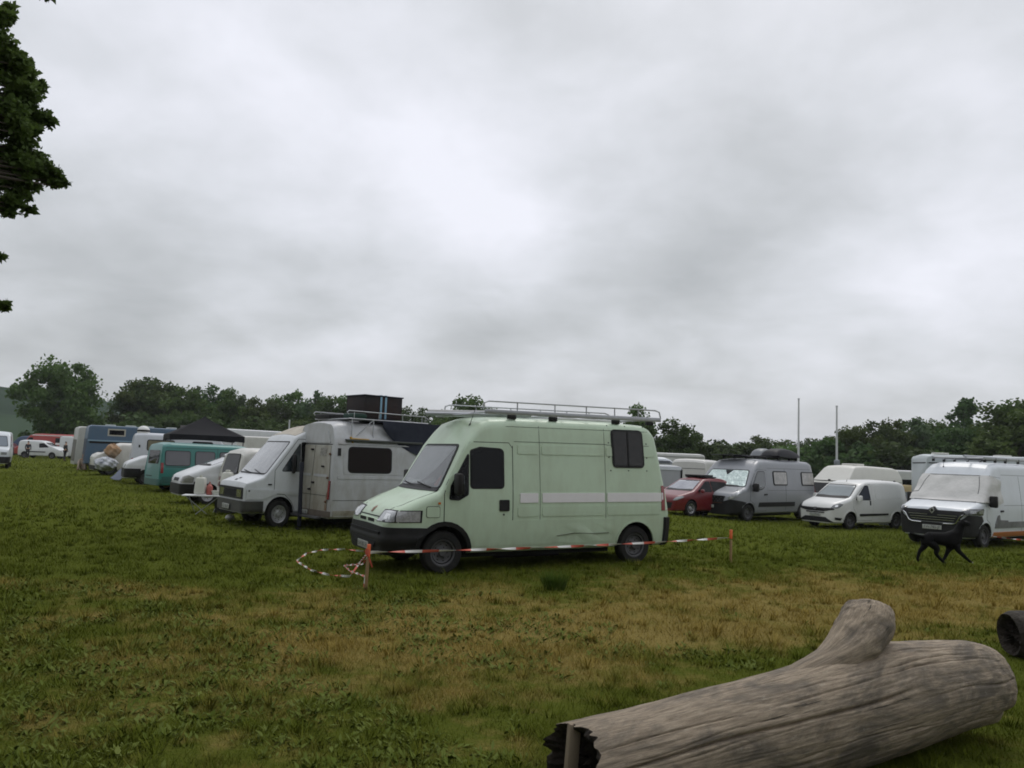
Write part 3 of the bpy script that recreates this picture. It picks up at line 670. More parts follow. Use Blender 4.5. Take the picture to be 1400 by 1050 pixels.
    def mirror(s, side, x, z, w=.17, h=.30, m=None, dpt=.10):
        sg = -1 if side == 'L' else 1; y = float(s.hw(x, z)); b = MB()
        b.box((x-.02, sg*(y+.13), z+h/2-.03), (dpt, w, h), m or BLK, .035); b.box((x+.01, sg*(y+.03), z+.03), (.05, .12, .05), BLK, .012); b.box((x-.02, sg*(y+.04), z+h*.6), (.035, .12, .035), BLK, .01)
        o = b.build('wing_mirror', s.root); g = MB(); g.box((x+.035, sg*(y+.13), z+h/2-.03), (.01, w*.8, h*.82), GLASSG, .004); g.build('mirror_glass', o); return o
    def plate(s, mode, u, v, w=.50, h=.11, txt=None, off=.02):
        P, D = s.hit(mode, u, v); b = MB(); P = P-D*off
        dx = .012; b.box(tuple(P), (dx, w, h), PLATE, .003); o = b.build('number_plate', s.root)
        if txt:
            cu = bpy.data.curves.new('plate_text', 'FONT'); cu.body = txt; cu.size = h*.95; cu.align_x = 'CENTER'; cu.align_y = 'CENTER'; cu.extrude = .001
            t = bpy.data.objects.new('tmp', cu); col.objects.link(t); bpy.context.view_layer.update()
            me = bpy.data.meshes.new_from_object(t.evaluated_get(bpy.context.evaluated_depsgraph_get())); bpy.data.objects.remove(t); me.materials.clear(); me.materials.append(PLTXT)
            tw = max(v.co.x for v in me.vertices)-min(v.co.x for v in me.vertices); k = w*.84/tw; sg = -1 if mode == 'F' else 1
            for vt in me.vertices: x, y, z = vt.co; vt.co = (P.x+sg*(.0075+.0005*(z > 0)), P.y+sg*x*k, P.z+y*1.0)
            link('plate_lettering', me, o)
        return o
    def wiper(s, y0, y1, z, zt):
        b = MB()
        pts = []
        for k in range(5):
            q = k/4; h, d = s.hit('F', y0+(y1-y0)*q, z+(zt-z)*q); pts.append(h-d*.03)
        b.tube(pts, .012, BLK, 5); return b.build('wiper', s.root)
    def aerial(s, x, y, l=.4, a=.5):
        h, d = s.hit('T', x, y); b = MB(); b.tube([h+Vector((0, 0, -.01)), h+Vector((.01, 0, .03))], [.02, .012], BLK, 6); b.tube([h+Vector((.01, 0, .03)), h+Vector((l*sin(a), 0, l*cos(a)))], .005, BLK, 5); return b.build('aerial', s.root)
    def put(s, lx, ly, X, Y, phi, pitch=0., dz=0., roll=0., sc=(1, 1, 1)):
        lx *= sc[0]; ly *= sc[1]; s.root.scale = sc
        a = R(phi); z = hz(X, Y)
        s.root.rotation_euler = (R(roll), R(pitch), a); ox, oy = cos(a)*lx-sin(a)*ly, sin(a)*lx+cos(a)*ly
        s.root.location = (X-ox, Y-oy, z+dz+math.tan(R(pitch))*lx)
        for f in getattr(s, 'followers', []): f.location = s.root.location; f.rotation_euler = s.root.rotation_euler; f.scale = sc; del f['_follow']
        s.base = Matrix.LocRotScale(s.root.location, s.root.rotation_euler, None)
    def follow(s, o): s.followers = getattr(s, 'followers', [])+[o]; o['_follow'] = 1; return o
def ringsec(cx, cz, r0, r1, a0, a1, n=14):
    o = [(cx+r1*cos(R(a0+(a1-a0)*k/n)), cz+r1*sin(R(a0+(a1-a0)*k/n))) for k in range(n+1)]
    return o+[(cx+r0*cos(R(a1+(a0-a1)*k/n)), cz+r0*sin(R(a1+(a0-a1)*k/n))) for k in range(n+1)]
def archcut(pts, cx, r, a0, a1, n=8):
    return pts+[(cx+r*cos(R(a0+(a1-a0)*k/n)), .33+r*sin(R(a0+(a1-a0)*k/n))) for k in range(n+1)]
# common outline shapes
PLAN_VAN = lambda L: [(0, .76), (.03, .83), (.08, .89), (.18, .94), (.4, .975), (.8, 1), (L-.25, 1), (L-.06, .985), (L, .955)]
T_VAN = [(.2, .93), (.35, .965), (.6, .99), (.9, 1.), (1.25, .99), (2.0, .925), (2.5, .865)]
T_BOX = [(.2, .99), (.9, 1), (3.5, .995)]
# ================================================================ pale green high roof van
GREEN = paint('pale_green_paint', (.490, .610, .455), (.25, .25, .16), .33, .45, low=1.05)
L = 5.32
V = Veh('camper_van', 'pale green high roofed van with long roof rack behind the red and white tape', 'van', L, 1.98,
    [(0.03, .80, .06), (.06, .86, .07), (.12, .93, .10), (.22, 1.00, .12), (.5, 1.13, .13), (.82, 1.255, .12), (.86, 1.275, .10), (1.27, 2.00, .10), (1.31, 2.06, .12), (1.42, 2.22, .16), (1.56, 2.37, .17), (1.72, 2.43, .17), (2.2, 2.455, .16), (4.4, 2.455, .16), (5.1, 2.43, .16), (5.24, 2.38, .16), (L, 2.30, .14)],
    PLAN_VAN(L), T_VAN, .30, GREEN, (.92, 4.58), Ra=.41, lean=.20, leanz=.9)
V.xc = .95
P = V.patch
# door
door = [(1.36, .34), (2.10, .34), (2.10, 1.96), (2.04, 2.04), (1.37, 2.04), (1.29, 1.98), (.95, 1.37), (.91, 1.22), (.91, .775)]
door = door+[(.92+.445*cos(R(a)), .33+.445*sin(R(a))) for a in range(84, 0, -14)]
for sd_ in 'LR':
    P('shut_line', sd_, grow(door, .012), SEAM, off=.0015, th=.01)
    d = P('door', sd_, door, GREEN, off=.005, th=.014)
    g1 = rp([(1.36, 1.325), (1.93, 1.325), (1.93, 1.93), (1.52, 1.95), (1.36, 1.90)], [.05, .05, .07, .02, .02]); g2 = rp([(1.30, 1.22), (1.31, 1.84), (1.02, 1.34), (1.0, 1.15), (1.15, 1.14)], .02)
    V.window(sd_, g1, GLASS, .022, parent=d); V.window(sd_, g2, GLASS, .018, 'quarter_window', parent=d)
    P('handle', sd_, rect(1.86, .95, 2.04, 1.13, .02), BLK, off=.02, th=.02, parent=d); P('door_lock', sd_, rect(1.93, .88, 1.955, .91, .008), BLK, off=.010, th=.01, parent=d)
    V.mirror(sd_, 1.10, 1.24, .20, .34)
# windscreen
ws = rp([(-.83, 1.315), (.83, 1.315), (.69, 1.975), (-.69, 1.975)], .07)
CURT = mat('pale_sunshade_behind_glass', (.30, .305, .315), .7, noise=(1.8, .9, (.13, .135, .14)))
CURT_T = CURT.node_tree
CLEAR = bpy.data.materials.new('clear_glass'); CLEAR.use_nodes = True; _t = CLEAR.node_tree; _t.nodes.clear()
go_ = _t.nodes.new('ShaderNodeOutputMaterial'); gm_ = _t.nodes.new('ShaderNodeMixShader'); lw_ = _t.nodes.new('ShaderNodeLayerWeight'); lw_.inputs[0].default_value = .5; pw_ = _t.nodes.new('ShaderNodeMath'); pw_.operation = 'POWER'; pw_.inputs[1].default_value = 3.5; _t.links.new(lw_.outputs['Facing'], pw_.inputs[0]); gf_ = _t.nodes.new('ShaderNodeMath'); gf_.operation = 'MULTIPLY_ADD'; gf_.inputs[1].default_value = .7; gf_.inputs[2].default_value = .05; _t.links.new(pw_.outputs[0], gf_.inputs[0])
ga_ = _t.nodes.new('ShaderNodeBsdfTransparent'); ga_.inputs[0].default_value = (.82, .84, .84, 1); gb_ = _t.nodes.new('ShaderNodeBsdfGlossy'); gb_.inputs['Roughness'].default_value = .07
_t.links.new(gf_.outputs[0], gm_.inputs[0]); _t.links.new(ga_.outputs[0], gm_.inputs[1]); _t.links.new(gb_.outputs[0], gm_.inputs[2]); _t.links.new(gm_.outputs[0], go_.inputs['Surface'])
wf = P('windscreen', 'F', grow(ws, .035), BLK, off=.008, th=.02)
P('sunshade', 'F', rp([(.80, 1.335), (.10, 1.335), (-.14, 1.45), (-.36, 1.60), (-.52, 1.80), (-.62, 1.955), (.67, 1.955)], .03), CURT, off=.012, th=.006, parent=wf)
P('sunshade_fold', 'F', rp([(.72, 1.335), (.15, 1.335), (-.02, 1.42), (.25, 1.40), (.60, 1.44)], .02), mat('white_fold', (.50, .50, .50), .7, noise=(6, .7, (.22, .22, .23))), off=.015, th=.004, parent=wf)
P('dashboard_cloth', 'F', rp([(-.02, 1.34), (-.45, 1.34), (-.60, 1.42), (-.40, 1.47), (-.15, 1.40)], .03), mat('grey_cloth', (.12, .12, .125), .8, noise=(7, .7, (.04, .04, .04))), off=.013, th=.004, parent=wf)
P('red_cloth', 'F', rp([(-.60, 1.34), (-.74, 1.34), (-.70, 1.52), (-.64, 1.46)], .02), mat('red_cloth', (.28, .04, .035), .7, noise=(9, .7, (.08, .02, .02))), off=.014, th=.004, parent=wf)
P('glass', 'F', ws, CLEAR, off=.022, th=.003, parent=wf)
P('cowl', 'F', rect(-.84, 1.262, .84, 1.300, .01), BLK, off=.02, th=.02)
V.wiper(-.55, .05, 1.31, 1.37); V.wiper(.10, .68, 1.31, 1.36)
V.aerial(1.50, -.55, .42, .35)
# bonnet shut lines and front face
for sg in (-1, 1): V.line('bonnet_seam', 'T', [(.10, sg*.55), (.30, sg*.74), (.84, sg*.86)], .012, SEAM)
P('bonnet_lip', 'F', rp([(-.66, .845), (.66, .845), (.62, .862), (-.62, .862)], .004), SEAM, off=.004, th=.01)
for y in (-.20, .20): P('grille_slot', 'F', rp([(y-.15, .762), (y+.15, .762), (y+.15, .815), (y-.15, .815)], .018), ARCH, off=.004, th=.01)
P('badge', 'F', rp([(-.035, .90), (.035, .90), (.045, .97), (0, .995), (-.045, .97)], .012), mat('rusty_badge', (.20, .09, .05), .5), off=.012, th=.012)
hl = rp([(26, .80), (66, .80), (66.5, .965), (40, .965), (30, .955)], .02)
for sg in (1, -1):
    q = [(sg*a, b) for a, b in hl]
    h = P('headlight', 'W', [(sg*a, b) for a, b in [(25, .79), (67.5, .79), (68, .975), (39, .975), (29, .965)]], BLK, off=.006, th=.02, res=(4, .05))
    P('lens', 'W', [(sg*a, b) for a, b in [(27.5, .803), (48, .803), (48, .962), (39, .962), (30.5, .952)]], LENS, off=.012, th=.01, res=(3, .05), parent=h)
    P('indicator_lens', 'W', [(sg*a, b) for a, b in [(49, .803), (66, .803), (66.3, .962), (49, .962)]], mat('clear_lens_ribbed', (.40, .40, .41), .2, noise=(25, .8, (.2, .2, .2)), coat=1), off=.012, th=.01, res=(3, .05), parent=h)
    P('reflector', 'W', [(sg*a, b) for a, b in [(36, .84), (44, .84), (44, .92), (37, .92)]], REFL, off=.014, th=.004, parent=h)
# bumper: thick black plastic wrapping round to the wheel arches
def bo(u, v): return .045-.02*abs(v-.52)/.2+(.012 if .44 < v < .60 else 0)
P('bumper', 'W', [(-62, .30), (62, .30), (65, .55), (80, .70), (60, .715), (0, .735), (-60, .715), (-80, .70), (-65, .55)], BLK, th=.06, res=(4, .035), offf=bo)
P('air_intake', 'W', rp([(-26, .40), (26, .40), (30, .50), (-30, .50)], .02), ARCH, off=.062, th=.02)
P('upper_intake', 'W', rp([(-34, .60), (34, .60), (36, .645), (-36, .645)], .01), ARCH, off=.062, th=.02)
V.plate('F', -.05, .40, txt='514 RK 24', off=.075)
for sd_ in 'LR':
    P('wheel_arch_trim', sd_, ringsec(.92, .33, .405, .475, -2, 182), BLK, off=.022, th=.035, res=.08)
    P('wheel_arch_lip', sd_, ringsec(4.58, .33, .40, .425, 0, 180), GREEN, off=.014, th=.03, res=.08)
    P('fuel_flap', sd_, rect(.62, .87, .83, 1.03, .03), GREEN, off=.008, th=.014)
    P('side_repeater', sd_, rect(.80, 1.065, .84, 1.10, .008), ORL, off=.016, th=.014)
V.patch('flap_gap', 'L', grow(rect(.62, .87, .83, 1.03, .03), .008), SEAM, off=.003, th=.01)
# panel joins, pressings, stripe, window
WHT = mat('faded_white_stripe', (.76, .74, .75), .5, noise=(5, .3, (.62, .60, .58)))
for sd_ in 'LR':
    mb = MB()
    for x in (2.62, 3.93): V.line('x', sd_, [(x, .40), (x, 2.34)], .006, SEAM, mb=mb)
    V.line('x', sd_, [(2.14, 2.07), (3.95, 2.07), (4.0, 2.06), (4.9, 2.06)], .007, SEAM, mb=mb); V.line('x', sd_, [(2.0, 2.315), (5.0, 2.315)], .006, SEAM, mb=mb); V.line('x', sd_, [(2.11, .34), (2.11, 2.0)], .010, SEAM, mb=mb)
    mb.build('panel_joins', V.root)
    for a, b in ((2.20, 2.58), (2.66, 3.90), (3.96, 5.02)): P('panel_pressing', sd_, rect(a, 1.87, b, 2.02, .03), GREEN, off=.010, th=.02)
    for a, b in ((2.20, 2.58), (2.66, 3.90), (3.96, 5.1)): P('panel_pressing', sd_, rect(a, .855, b, 1.02, .04), GREEN, off=.008, th=.02)
    P('sill_pressing', sd_, rect(1.45, .40, 4.10, .80, .04), GREEN, off=.006, th=.02)
    for a, b in ((2.24, 2.58), (2.66, 3.90), (3.96, 5.18)): P('side_stripe', sd_, rect(a, 1.08, b, 1.235, .008), WHT, off=.011, th=.016)
    f = V.window(sd_, rp([(4.13, 1.71), (4.74, 1.71), (4.72, 2.30), (4.11, 2.30)], .05), mat('curtained_glass', (.030, .028, .027), .12, noise=(9, .7, (.012, .012, .012)), spec=.35), .04, off=.012)
    P('sliding_rail', sd_, rect(4.41, 1.71, 4.44, 2.30), BLK, off=.026, th=.012, parent=f)
    for (x, z) in ((4.03, 2.40), (4.42, 2.40), (4.83, 2.40), (4.02, 2.1), (4.84, 2.1), (4.02, 1.85), (4.84, 1.85), (4.05, 1.62), (4.43, 1.62), (4.83, 1.62)):
        mb = MB(); h, dd = V.hit(sd_, x, z); mb.lathe([(0, -.008), (.011, -.006), (.012, .004)], BLK, tuple(h), 8); mb.build('screw', f)
# dent along the sill between the arches
def dent(u, v): return .0075+.011*math.exp(-((u-3.55)/.55)**2)*math.sin((u*9+v*14))*math.exp(-((v-.55)/.14)**2)
P('dented_panel', 'L', rp([(2.72, .42), (4.12, .42), (4.10, .70), (3.3, .74), (2.9, .66)], .06), GREEN, th=.03, res=(.045, .03), offf=dent)
mb = MB(); V.line('x', 'L', [(2.95, .53), (3.3, .57), (3.7, .55), (4.0, .56)], .008, mat('scrape', (.10, .10, .08), .8), off=.022, mb=mb, th=.02); mb.build('scrape', V.root)
V.box('sill_guard', (2.7, 0, .27), (2.9, 1.5, .12), ARCH); V.box('underbody', (2.7, 0, .22), (1.2, 1.0, .16), BLK)
P('tail_light', 'L', rect(5.14, .92, 5.30, 1.36, .01), REDL, off=.012, th=.02)
P('tail_light', 'R', rect(5.14, .92, 5.30, 1.36, .01), REDL, off=.012, th=.02)
P('rear_bumper', 'V', [(-64, .30), (64, .30), (64, .80), (46, .80), (40, .62), (-40, .62), (-46, .80), (-64, .80)], BLK, off=.05, th=.07, res=(5, .05))
V.wheels((.92, 4.58), Rr=.335, wd=.205)
# roof rack
b = MB(); zt = 2.52; W2 = .80
for sg in (-1, 1):
    b.box((3.45, sg*W2, zt+.03), (3.60, .03, .075), ALU, .006)
    pts = [(1.62, sg*W2, zt+.06), (1.64, sg*W2, zt+.17), (1.72, sg*W2, zt+.20)]+[(x, sg*W2, zt+.20) for x in (2.5, 3.5, 4.5, 5.12)]+[(5.22, sg*W2, zt+.17), (5.25, sg*W2, zt+.06)]
    b.tube(pts, .013, ALU, 7)
    for x in (2.25, 2.98, 3.62, 4.22, 4.74): b.tube([(x, sg*W2, zt+.03), (x, sg*W2, zt+.20)], .012, ALU, 6)
for x in (1.75, 2.2, 2.7, 3.2, 3.7, 4.2, 4.7, 5.15): b.tube([(x, -W2, zt+.03), (x, W2, zt+.03)], .016, ALU, 6)
for x in (2.15, 2.95, 4.25, 5.0):
    for sg in (-1, 1): b.box((x, sg*.79, zt-.045), (.16, .05, .07), BLK, .008)
b.build('roof_rack', V.root)
b = MB(); b.tube([(1.05, .28, 2.52), (2.7, -.48, 2.54)], .035, ALU, 10); b.tube([(1.15, .42, 2.55), (2.7, -.30, 2.56)], .05, mat('grey_pipe', (.35, .35, .34), .5), 10); b.tube([(1.2, .6, 2.53), (2.8, .05, 2.55)], .03, ALU, 8)
b.tube([(1.9, -.6, 2.56), (3.0, .5, 2.56)], .02, mat('weathered_board', (.30, .29, .26), .8), 6)
rl = b.build('roof_load', None); tag(rl, 'grey tubes and boards lying on the front of the green van roof rack', 'tubes'); V.follow(rl)
b = MB(); b.box((1.50, 0, 2.50), (.10, 1.6, .03), ALU, .01); b.build('rack_fairing', V.root)
b = MB(); b.box((3.9, .1, 2.50), (1.3, .9, .05), mat('skylight_white', (.5, .5, .48), .4), .015); b.build('skylight', V.root)
fx, fy, _ = ground_at(605, 785)
V.put(.92, -.96, fx, fy, 28, pitch=-.9)
GV = V

# ================================================================ scruffy white high top van seen from behind
WD = paint('dirty_white_paint', (.44, .45, .465), (.20, .17, .12), .55, .45, low=1.2)
WC = paint('cream_door_paint', (.37, .355, .305), (.14, .11, .07), .75, .55, low=1.2)
L = 5.0
T2 = [(.2, .97), (.35, .985), (.6, 1), (1.2, 1.), (2.1, .955), (2.13, .93), (2.40, .82), (2.66, .64)]
V = Veh('high_top_van', 'dirty white high top van seen from behind, roof rack with a big dark box', 'van', L, 2.06,
    [(0, .75, .06), (.05, .88, .08), (.15, .96, .1), (.55, 1.15, .12), (1.15, 1.9, .10), (1.3, 2.06, .1), (1.5, 2.11, .09), (1.9, 2.2, .1), (2.5, 2.50, .12), (2.9, 2.60, .13), (4.5, 2.64, .13), (4.85, 2.62, .13), (L, 2.57, .12)],
    [(0, .72), (.1, .88), (.4, .97), (.8, 1), (4.7, 1), (4.95, .99), (L, .975)], T2, .33, WD, (.95, 3.9), Ra=.38, lean=.06)
P = V.patch
# rear doors: two leaves plus the roof cap panel
for sg, nm in ((-1, 'L'), (1, 'R')):
    d = P('rear_door', 'B', [(sg*a, z) for a, z in rp([(.012, .50), (.84, .50), (.84, 1.2), (.79, 2.06), (.012, 2.06)], .03)], WC, off=.008, th=.015)
    mb = MB()
    for z in (.72, 1.28, 1.85): h, dd = V.hit('B', sg*.80, z); mb.box(tuple(h-dd*.02), (.03, .07, .05), mat('rust', (.13, .055, .025), .9, noise=(9, .6, (.05, .03, .02))), .006)
    mb.build('hinge', d)
    P('tail_light', 'B', rect(*( (sg*.855, .78, sg*.925, 1.22) if sg > 0 else (-.925, .78, -.855, 1.22))), REDL, off=.012, th=.02)
    P('door_pressing', 'B', [(sg*a, z) for a, z in rect(.08, 1.30, .76, 1.36, .01)], WD, off=.014, th=.01, parent=d)
P('door_gap', 'B', rect(-.012, .5, .012, 2.06), SEAM, off=.004, th=.008)
P('roof_cap_panel', 'B', rp([(-.74, 2.12), (.74, 2.12), (.55, 2.42), (-.55, 2.42)], .04), WD, off=.012, th=.02)
mb = MB(); V.line('x', 'B', [(-.86, 2.085), (.86, 2.085)], .02, SEAM, mb=mb); V.line('x', 'B', [(-.84, .86), (.84, .86)], .012, SEAM, mb=mb, off=.012, th=.02); mb.build('panel_joins', V.root)
STK = mat('torn_sticker', (.15, .14, .12), .6, noise=(22, .9, (.42, .41, .38)))
P('torn_sticker', 'B', rect(.30, 1.80, .62, 2.0), STK, off=.014, th=.01)
for (y, z) in ((.10, 1.15), (-.05, .98), (.52, 1.55), (-.1, 1.95)): mb = MB(); h, dd = V.hit('B', y, z); mb.box(tuple(h-dd*.03), (.05, .09, .045), BLK, .01); mb.build('door_latch', V.root)
P('rear_bumper', 'V', [(-60, .36), (60, .36), (60, .50), (-60, .50)], mat('rusty_bumper', (.12, .10, .08), .8, noise=(5, .8, (.05, .035, .025))), off=.05, th=.07)
V.box('tow_step', (5.16, 0, .34), (.16, 1.5, .05), STEEL, .01); V.plate('B', -.25, .43, .5, .1, txt='3387 XL 46', off=.065)
P('rust_streak', 'B', rp([(.74, .52), (.84, .52), (.83, .95), (.79, .86)], .02), mat('rust_stain', (.17, .075, .03), .9, noise=(7, .8, (.4, .38, .33))), off=.013, th=.006)
for sd_ in 'LR':
    V.window(sd_, rect(3.38, 1.44, 4.56, 2.02, .10), mat('brown_curtain_glass', (.010, .006, .005), .35, spec=.15), .03, off=.01)
    P('window_surround', sd_, rect(2.5, 1.38, 4.70, 2.085, .05), WD, off=.007, th=.012)
    P('vent', sd_, rect(4.78, 1.82, 4.86, 2.0), BLK, off=.014, th=.012)
    V.line('gutter', sd_, [(1.5, 2.115), (4.97, 2.115)], .03, WD, off=.03, th=.05)
    mb = MB(); V.line('x', sd_, [(1.9, .76), (4.95, .76)], .01, SEAM, mb=mb); V.line('x', sd_, [(2.5, .4), (2.5, 2.08)], .012, SEAM, mb=mb); mb.build('panel_joins', V.root)
    P('sill_band', sd_, rect(4.32, .36, 4.93, .52, .02), WC, off=.012, th=.02)
    P('waist_pressing', sd_, rect(2.6, 1.27, 4.85, 1.34, .02), WD, off=.012, th=.02)
    V.mirror(sd_, 1.35, 1.35, .14, .22)
    V.window(sd_, rp([(1.35, 1.36), (2.3, 1.36), (2.3, 1.98), (1.65, 1.98)], .05), GLASS, .03)
V.window('F', rp([(-.78, 1.2), (.78, 1.2), (.7, 1.9), (-.7, 1.9)], .06), GLASS, .03, 'windscreen')
V.wheels((.95, 3.9), Rr=.32)
V.box('exhaust_and_axle', (4.2, 0, .28), (1.0, 1.2, .14), ARCH)
# rack standing on the gutters: hoops over the rear half
b = MB(); zr = 2.73
for sg in (-1, 1):
    y = sg*.90
    for x in (4.45, 3.85, 3.1, 2.5): b.tube([(x, y*.985, 2.13), (x, sg*.86, zr)], .017, ALU, 6)
    b.tube([(4.45, sg*.88, 2.2), (3.85, sg*.86, zr)], .014, ALU, 6)
    b.tube([(4.55, sg*.86, zr+.10), (4.60, sg*.86, zr+.15), (4.55, sg*.86, zr+.19), (2.3, sg*.86, zr+.17), (2.2, sg*.86, zr+.10)], .014, ALU, 7); b.tube([(4.55, sg*.86, zr), (2.2, sg*.86, zr)], .016, ALU, 7)
    for x in (4.4, 3.7, 3.0, 2.4): b.tube([(x, sg*.86, zr), (x, sg*.86, zr+.17)], .01, ALU, 6)
for x in (4.5, 3.9, 3.3, 2.7, 2.25): b.tube([(x, -.86, zr), (x, .86, zr)], .014, ALU, 6)
b.build('roof_rack', V.root)
b = MB(); b.box((3.55, .98, 2.20), (2.2, .12, .055), mat('dark_awning_rail', (.05, .055, .05), .6), .015); b.build('awning_rail', V.root)
CH = mat('dark_chest_board', (.010, .010, .013), .8, noise=(1.1, .9, (.032, .014, .010))); NAVY = mat('navy_cloth', (.012, .015, .03), .85, noise=(5, .5, (.03, .035, .05)))
b = MB(); b.box((3.42, .15, zr+.34), (1.12, .9, .56), CH, .012); b.box((3.42, .15, zr+.63), (1.17, .95, .03), NAVY, .008)
bx = b.build('storage_box', None); STR = mat('pale_blue_strap', (.22, .38, .50), .7)
b = MB()
for x in (3.50, 3.36): b.box((x, .606, zr+.34), (.055, .012, .58), STR, .003); b.box((x, .15, zr+.652), (.055, .93, .012), STR, .003)
b.build('strap', bx); tag(bx, 'dark wooden chest tied with pale blue straps on the white van roof rack', 'chest'); V.follow(bx)
b = MB(); b.box((4.2, .55, zr+.08), (.4, .55, .13), mat('dark_green_bag', (.012, .05, .035), .8, noise=(6, .5, (.03, .03, .03))), .05); bg_ = b.build('rolled_bag', None); tag(bg_, 'dark green bag lying on the rack corner below the strapped chest', 'bag'); V.follow(bg_)
b = MB(); b.box((3.6, -.45, zr+.07), (2.0, .75, .12), mat('dark_bundle', (.02, .02, .02), .9), .05); bg_ = b.build('dark_bundle', None); tag(bg_, 'flat dark bundle on the far side of the white van roof rack', 'bundle'); V.follow(bg_)
b = MB(); b.tube([(4.5, .9, 2.28), (4.46, .93, 2.21), (4.44, .95, 1.98)], [.03, .035, .02], mat('yellow_strap', (.45, .26, .03), .7), 6); b.tube([(4.5, .93, 2.24), (4.0, .95, 2.23)], .018, MATS['yellow_strap'], 5); b.build('yellow_strap', V.root)
# navy tarpaulin hanging over the front of the rack
nx_, ny_ = 26, 16; vv = []; ff = []
for j in range(ny_+1):
    for i in range(nx_+1):
        q = i/nx_; r = j/ny_; x = 3.65-q*3.4; y = .98-.0*r; z0 = 2.72-.02*q+.10*math.sin(q*pi)*0+.10*ss(q, .5, 1)
        drop = (.16+.72*math.sin(min(q*1.15, 1)*pi)**.8)*r; sag = .03*math.sin(q*14+r*3)*r
        vv.append((x, y+sag+.1*math.sin(q*5)*r*.3, z0-drop))
for j in range(ny_):
    for i in range(nx_): a = j*(nx_+1)+i; ff.append((a, a+1, a+nx_+2, a+nx_+1))
n = len(vv); vv += [(x, y-1.75 if j_ < 0 else y-.012, z) for j_, (x, y, z) in enumerate(vv)]; ff += [tuple(n+k for k in f)[::-1] for f in ff]
b = MB(); b.add(vv, ff, NAVY); b.box((2.2, .05, 2.70), (2.7, 1.75, .03), NAVY, .012)
tp = b.build('tarpaulin', None, fix=False); tag(tp, 'navy tarpaulin sagging from the rack between the white and the green van', 'tarpaulin'); V.follow(tp)
fx, fy, _ = ground_at(448, 729)
V.put(L, .98, fx, fy, 41+180)

# ================================================================ grey white old forward van (nose to the left)
WG = paint('greyish_white_paint', (.60, .62, .64), (.24, .23, .20), .30, .42)
ROOFC = mat('stained_roof', (.42, .38, .31), .6, noise=(3, .6, (.22, .18, .13)))
L = 5.2
V = Veh('old_delivery_van', 'old greyish white van with sloping nose parked left of the high top van', 'van', L, 2.0,
    [(0, .92, .03), (.05, 1.02, .04), (.42, 1.15, .06), (.52, 1.19, .06), (1.28, 2.03, .09), (1.33, 2.12, .10), (1.42, 2.17, .08), (1.95, 2.38, .10), (2.4, 2.44, .12), (5.0, 2.45, .12), (L, 2.35, .1)],
    [(0, .88), (.04, .93), (.15, .965), (.5, .985), (.9, 1), (L-.1, 1), (L, .98)], [(.2, .97), (.5, .985), (.9, 1), (1.3, .985), (2.05, .90), (2.45, .82)], .34, WG, (.98, 4.1), Ra=.40, lean=.05)
P = V.patch
V.window('F', rp([(-.88, 1.26), (.88, 1.26), (.77, 2.0), (-.77, 2.0)], .06), mat('windscreen_painted_reflection', (.17, .18, .19), .08, noise=(2.2, .8, (.36, .37, .38)), coat=1), .03, 'windscreen', label='windscreen of the old van with a pale reflection painted in')  # pale mottling is reflected light put into the glass colour
V.wiper(-.66, -.1, 1.25, 1.33); V.wiper(.0, .62, 1.25, 1.30)
P('grille', 'F', rp([(-.87, .66), (.87, .66), (.87, .92), (-.87, .92)], .02), BLK, off=.02, th=.03)
P('grille_recess', 'F', rect(-.38, .70, .38, .86, .01), ARCH, off=.026, th=.01)
for sg in (-1, 1):
    P('headlight', 'F', [(sg*a, z) for a, z in rect(.48, .70, .78, .87, .02)], mat('yellowed_lens', (.16, .16, .11), .2, noise=(18, .7, (.06, .06, .05)), coat=1), off=.03, th=.02)
    P('indicator', 'W', [(sg*a, z) for a, z in [(52, .70), (56, .70), (56, .87), (52, .87)]], BLK, off=.02, th=.02)
P('badge', 'F', [(-.02-.02, 1.075), (.10, 1.075), (.12, 1.10), (0, 1.10)], BLK, off=.02, th=.012); P('badge', 'F', [(-.07, 1.11), (.05, 1.11), (.08, 1.135), (-.03, 1.135)], BLK, off=.02, th=.012)
P('bumper', 'W', [(-74, .36), (74, .36), (74, .62), (-74, .62)], mat('grey_plastic_bumper', (.035, .035, .032), .55, noise=(3, .5, (.09, .085, .07))), off=.06, th=.08, res=(4, .05))
V.plate('F', .1, .46, txt='671 VB 19', off=.09)
for sd_ in 'LR':
    dr = [(1.42, .40), (1.95, .40), (1.95, 2.08), (1.45, 2.08), (.80, 1.33), (.80, .80), (1.1, .78), (1.3, .62)]
    P('shut_line', sd_, grow(dr, .012), SEAM, off=.0015, th=.01); d = P('door', sd_, dr, WG, off=.006, th=.014)
    V.window(sd_, rp([(1.0, 1.33), (1.5, 1.33), (1.5, 1.97)], .03), GLASSG, .02, 'quarter_window', parent=d); V.window(sd_, rp([(1.55, 1.33), (1.88, 1.33), (1.88, 2.0), (1.55, 2.0)], .03), GLASS, .02, parent=d)
    P('swage', sd_, [(.06, .90), (1.95, .86), (1.95, .70), (1.35, .76), (.9, .80), (.5, .66), (.06, .66)], WG, off=.02, th=.03)
    P('repeater', sd_, rect(.62, .99, .72, 1.02), BLK, off=.015, th=.015); V.window(sd_, rect(2.2, 1.4, 3.1, 2.0, .06), GLASS, .03)
V.mirror('L', 1.28, 1.30, .14, .46, dpt=.07)
P('roof_front', 'T', rp([(1.40, -.78), (2.4, -.72), (2.4, .72), (1.40, .78)], .05), ROOFC, off=.01, th=.015)
V.box('underbody', (2.4, 0, .30), (3.0, 1.3, .14), ARCH); V.wheels((.98, 4.1), Rr=.335, rim=SILVER)
b = MB(); b.box((1.75, 0, 2.0), (.02, .02, .02), BLK, .002)
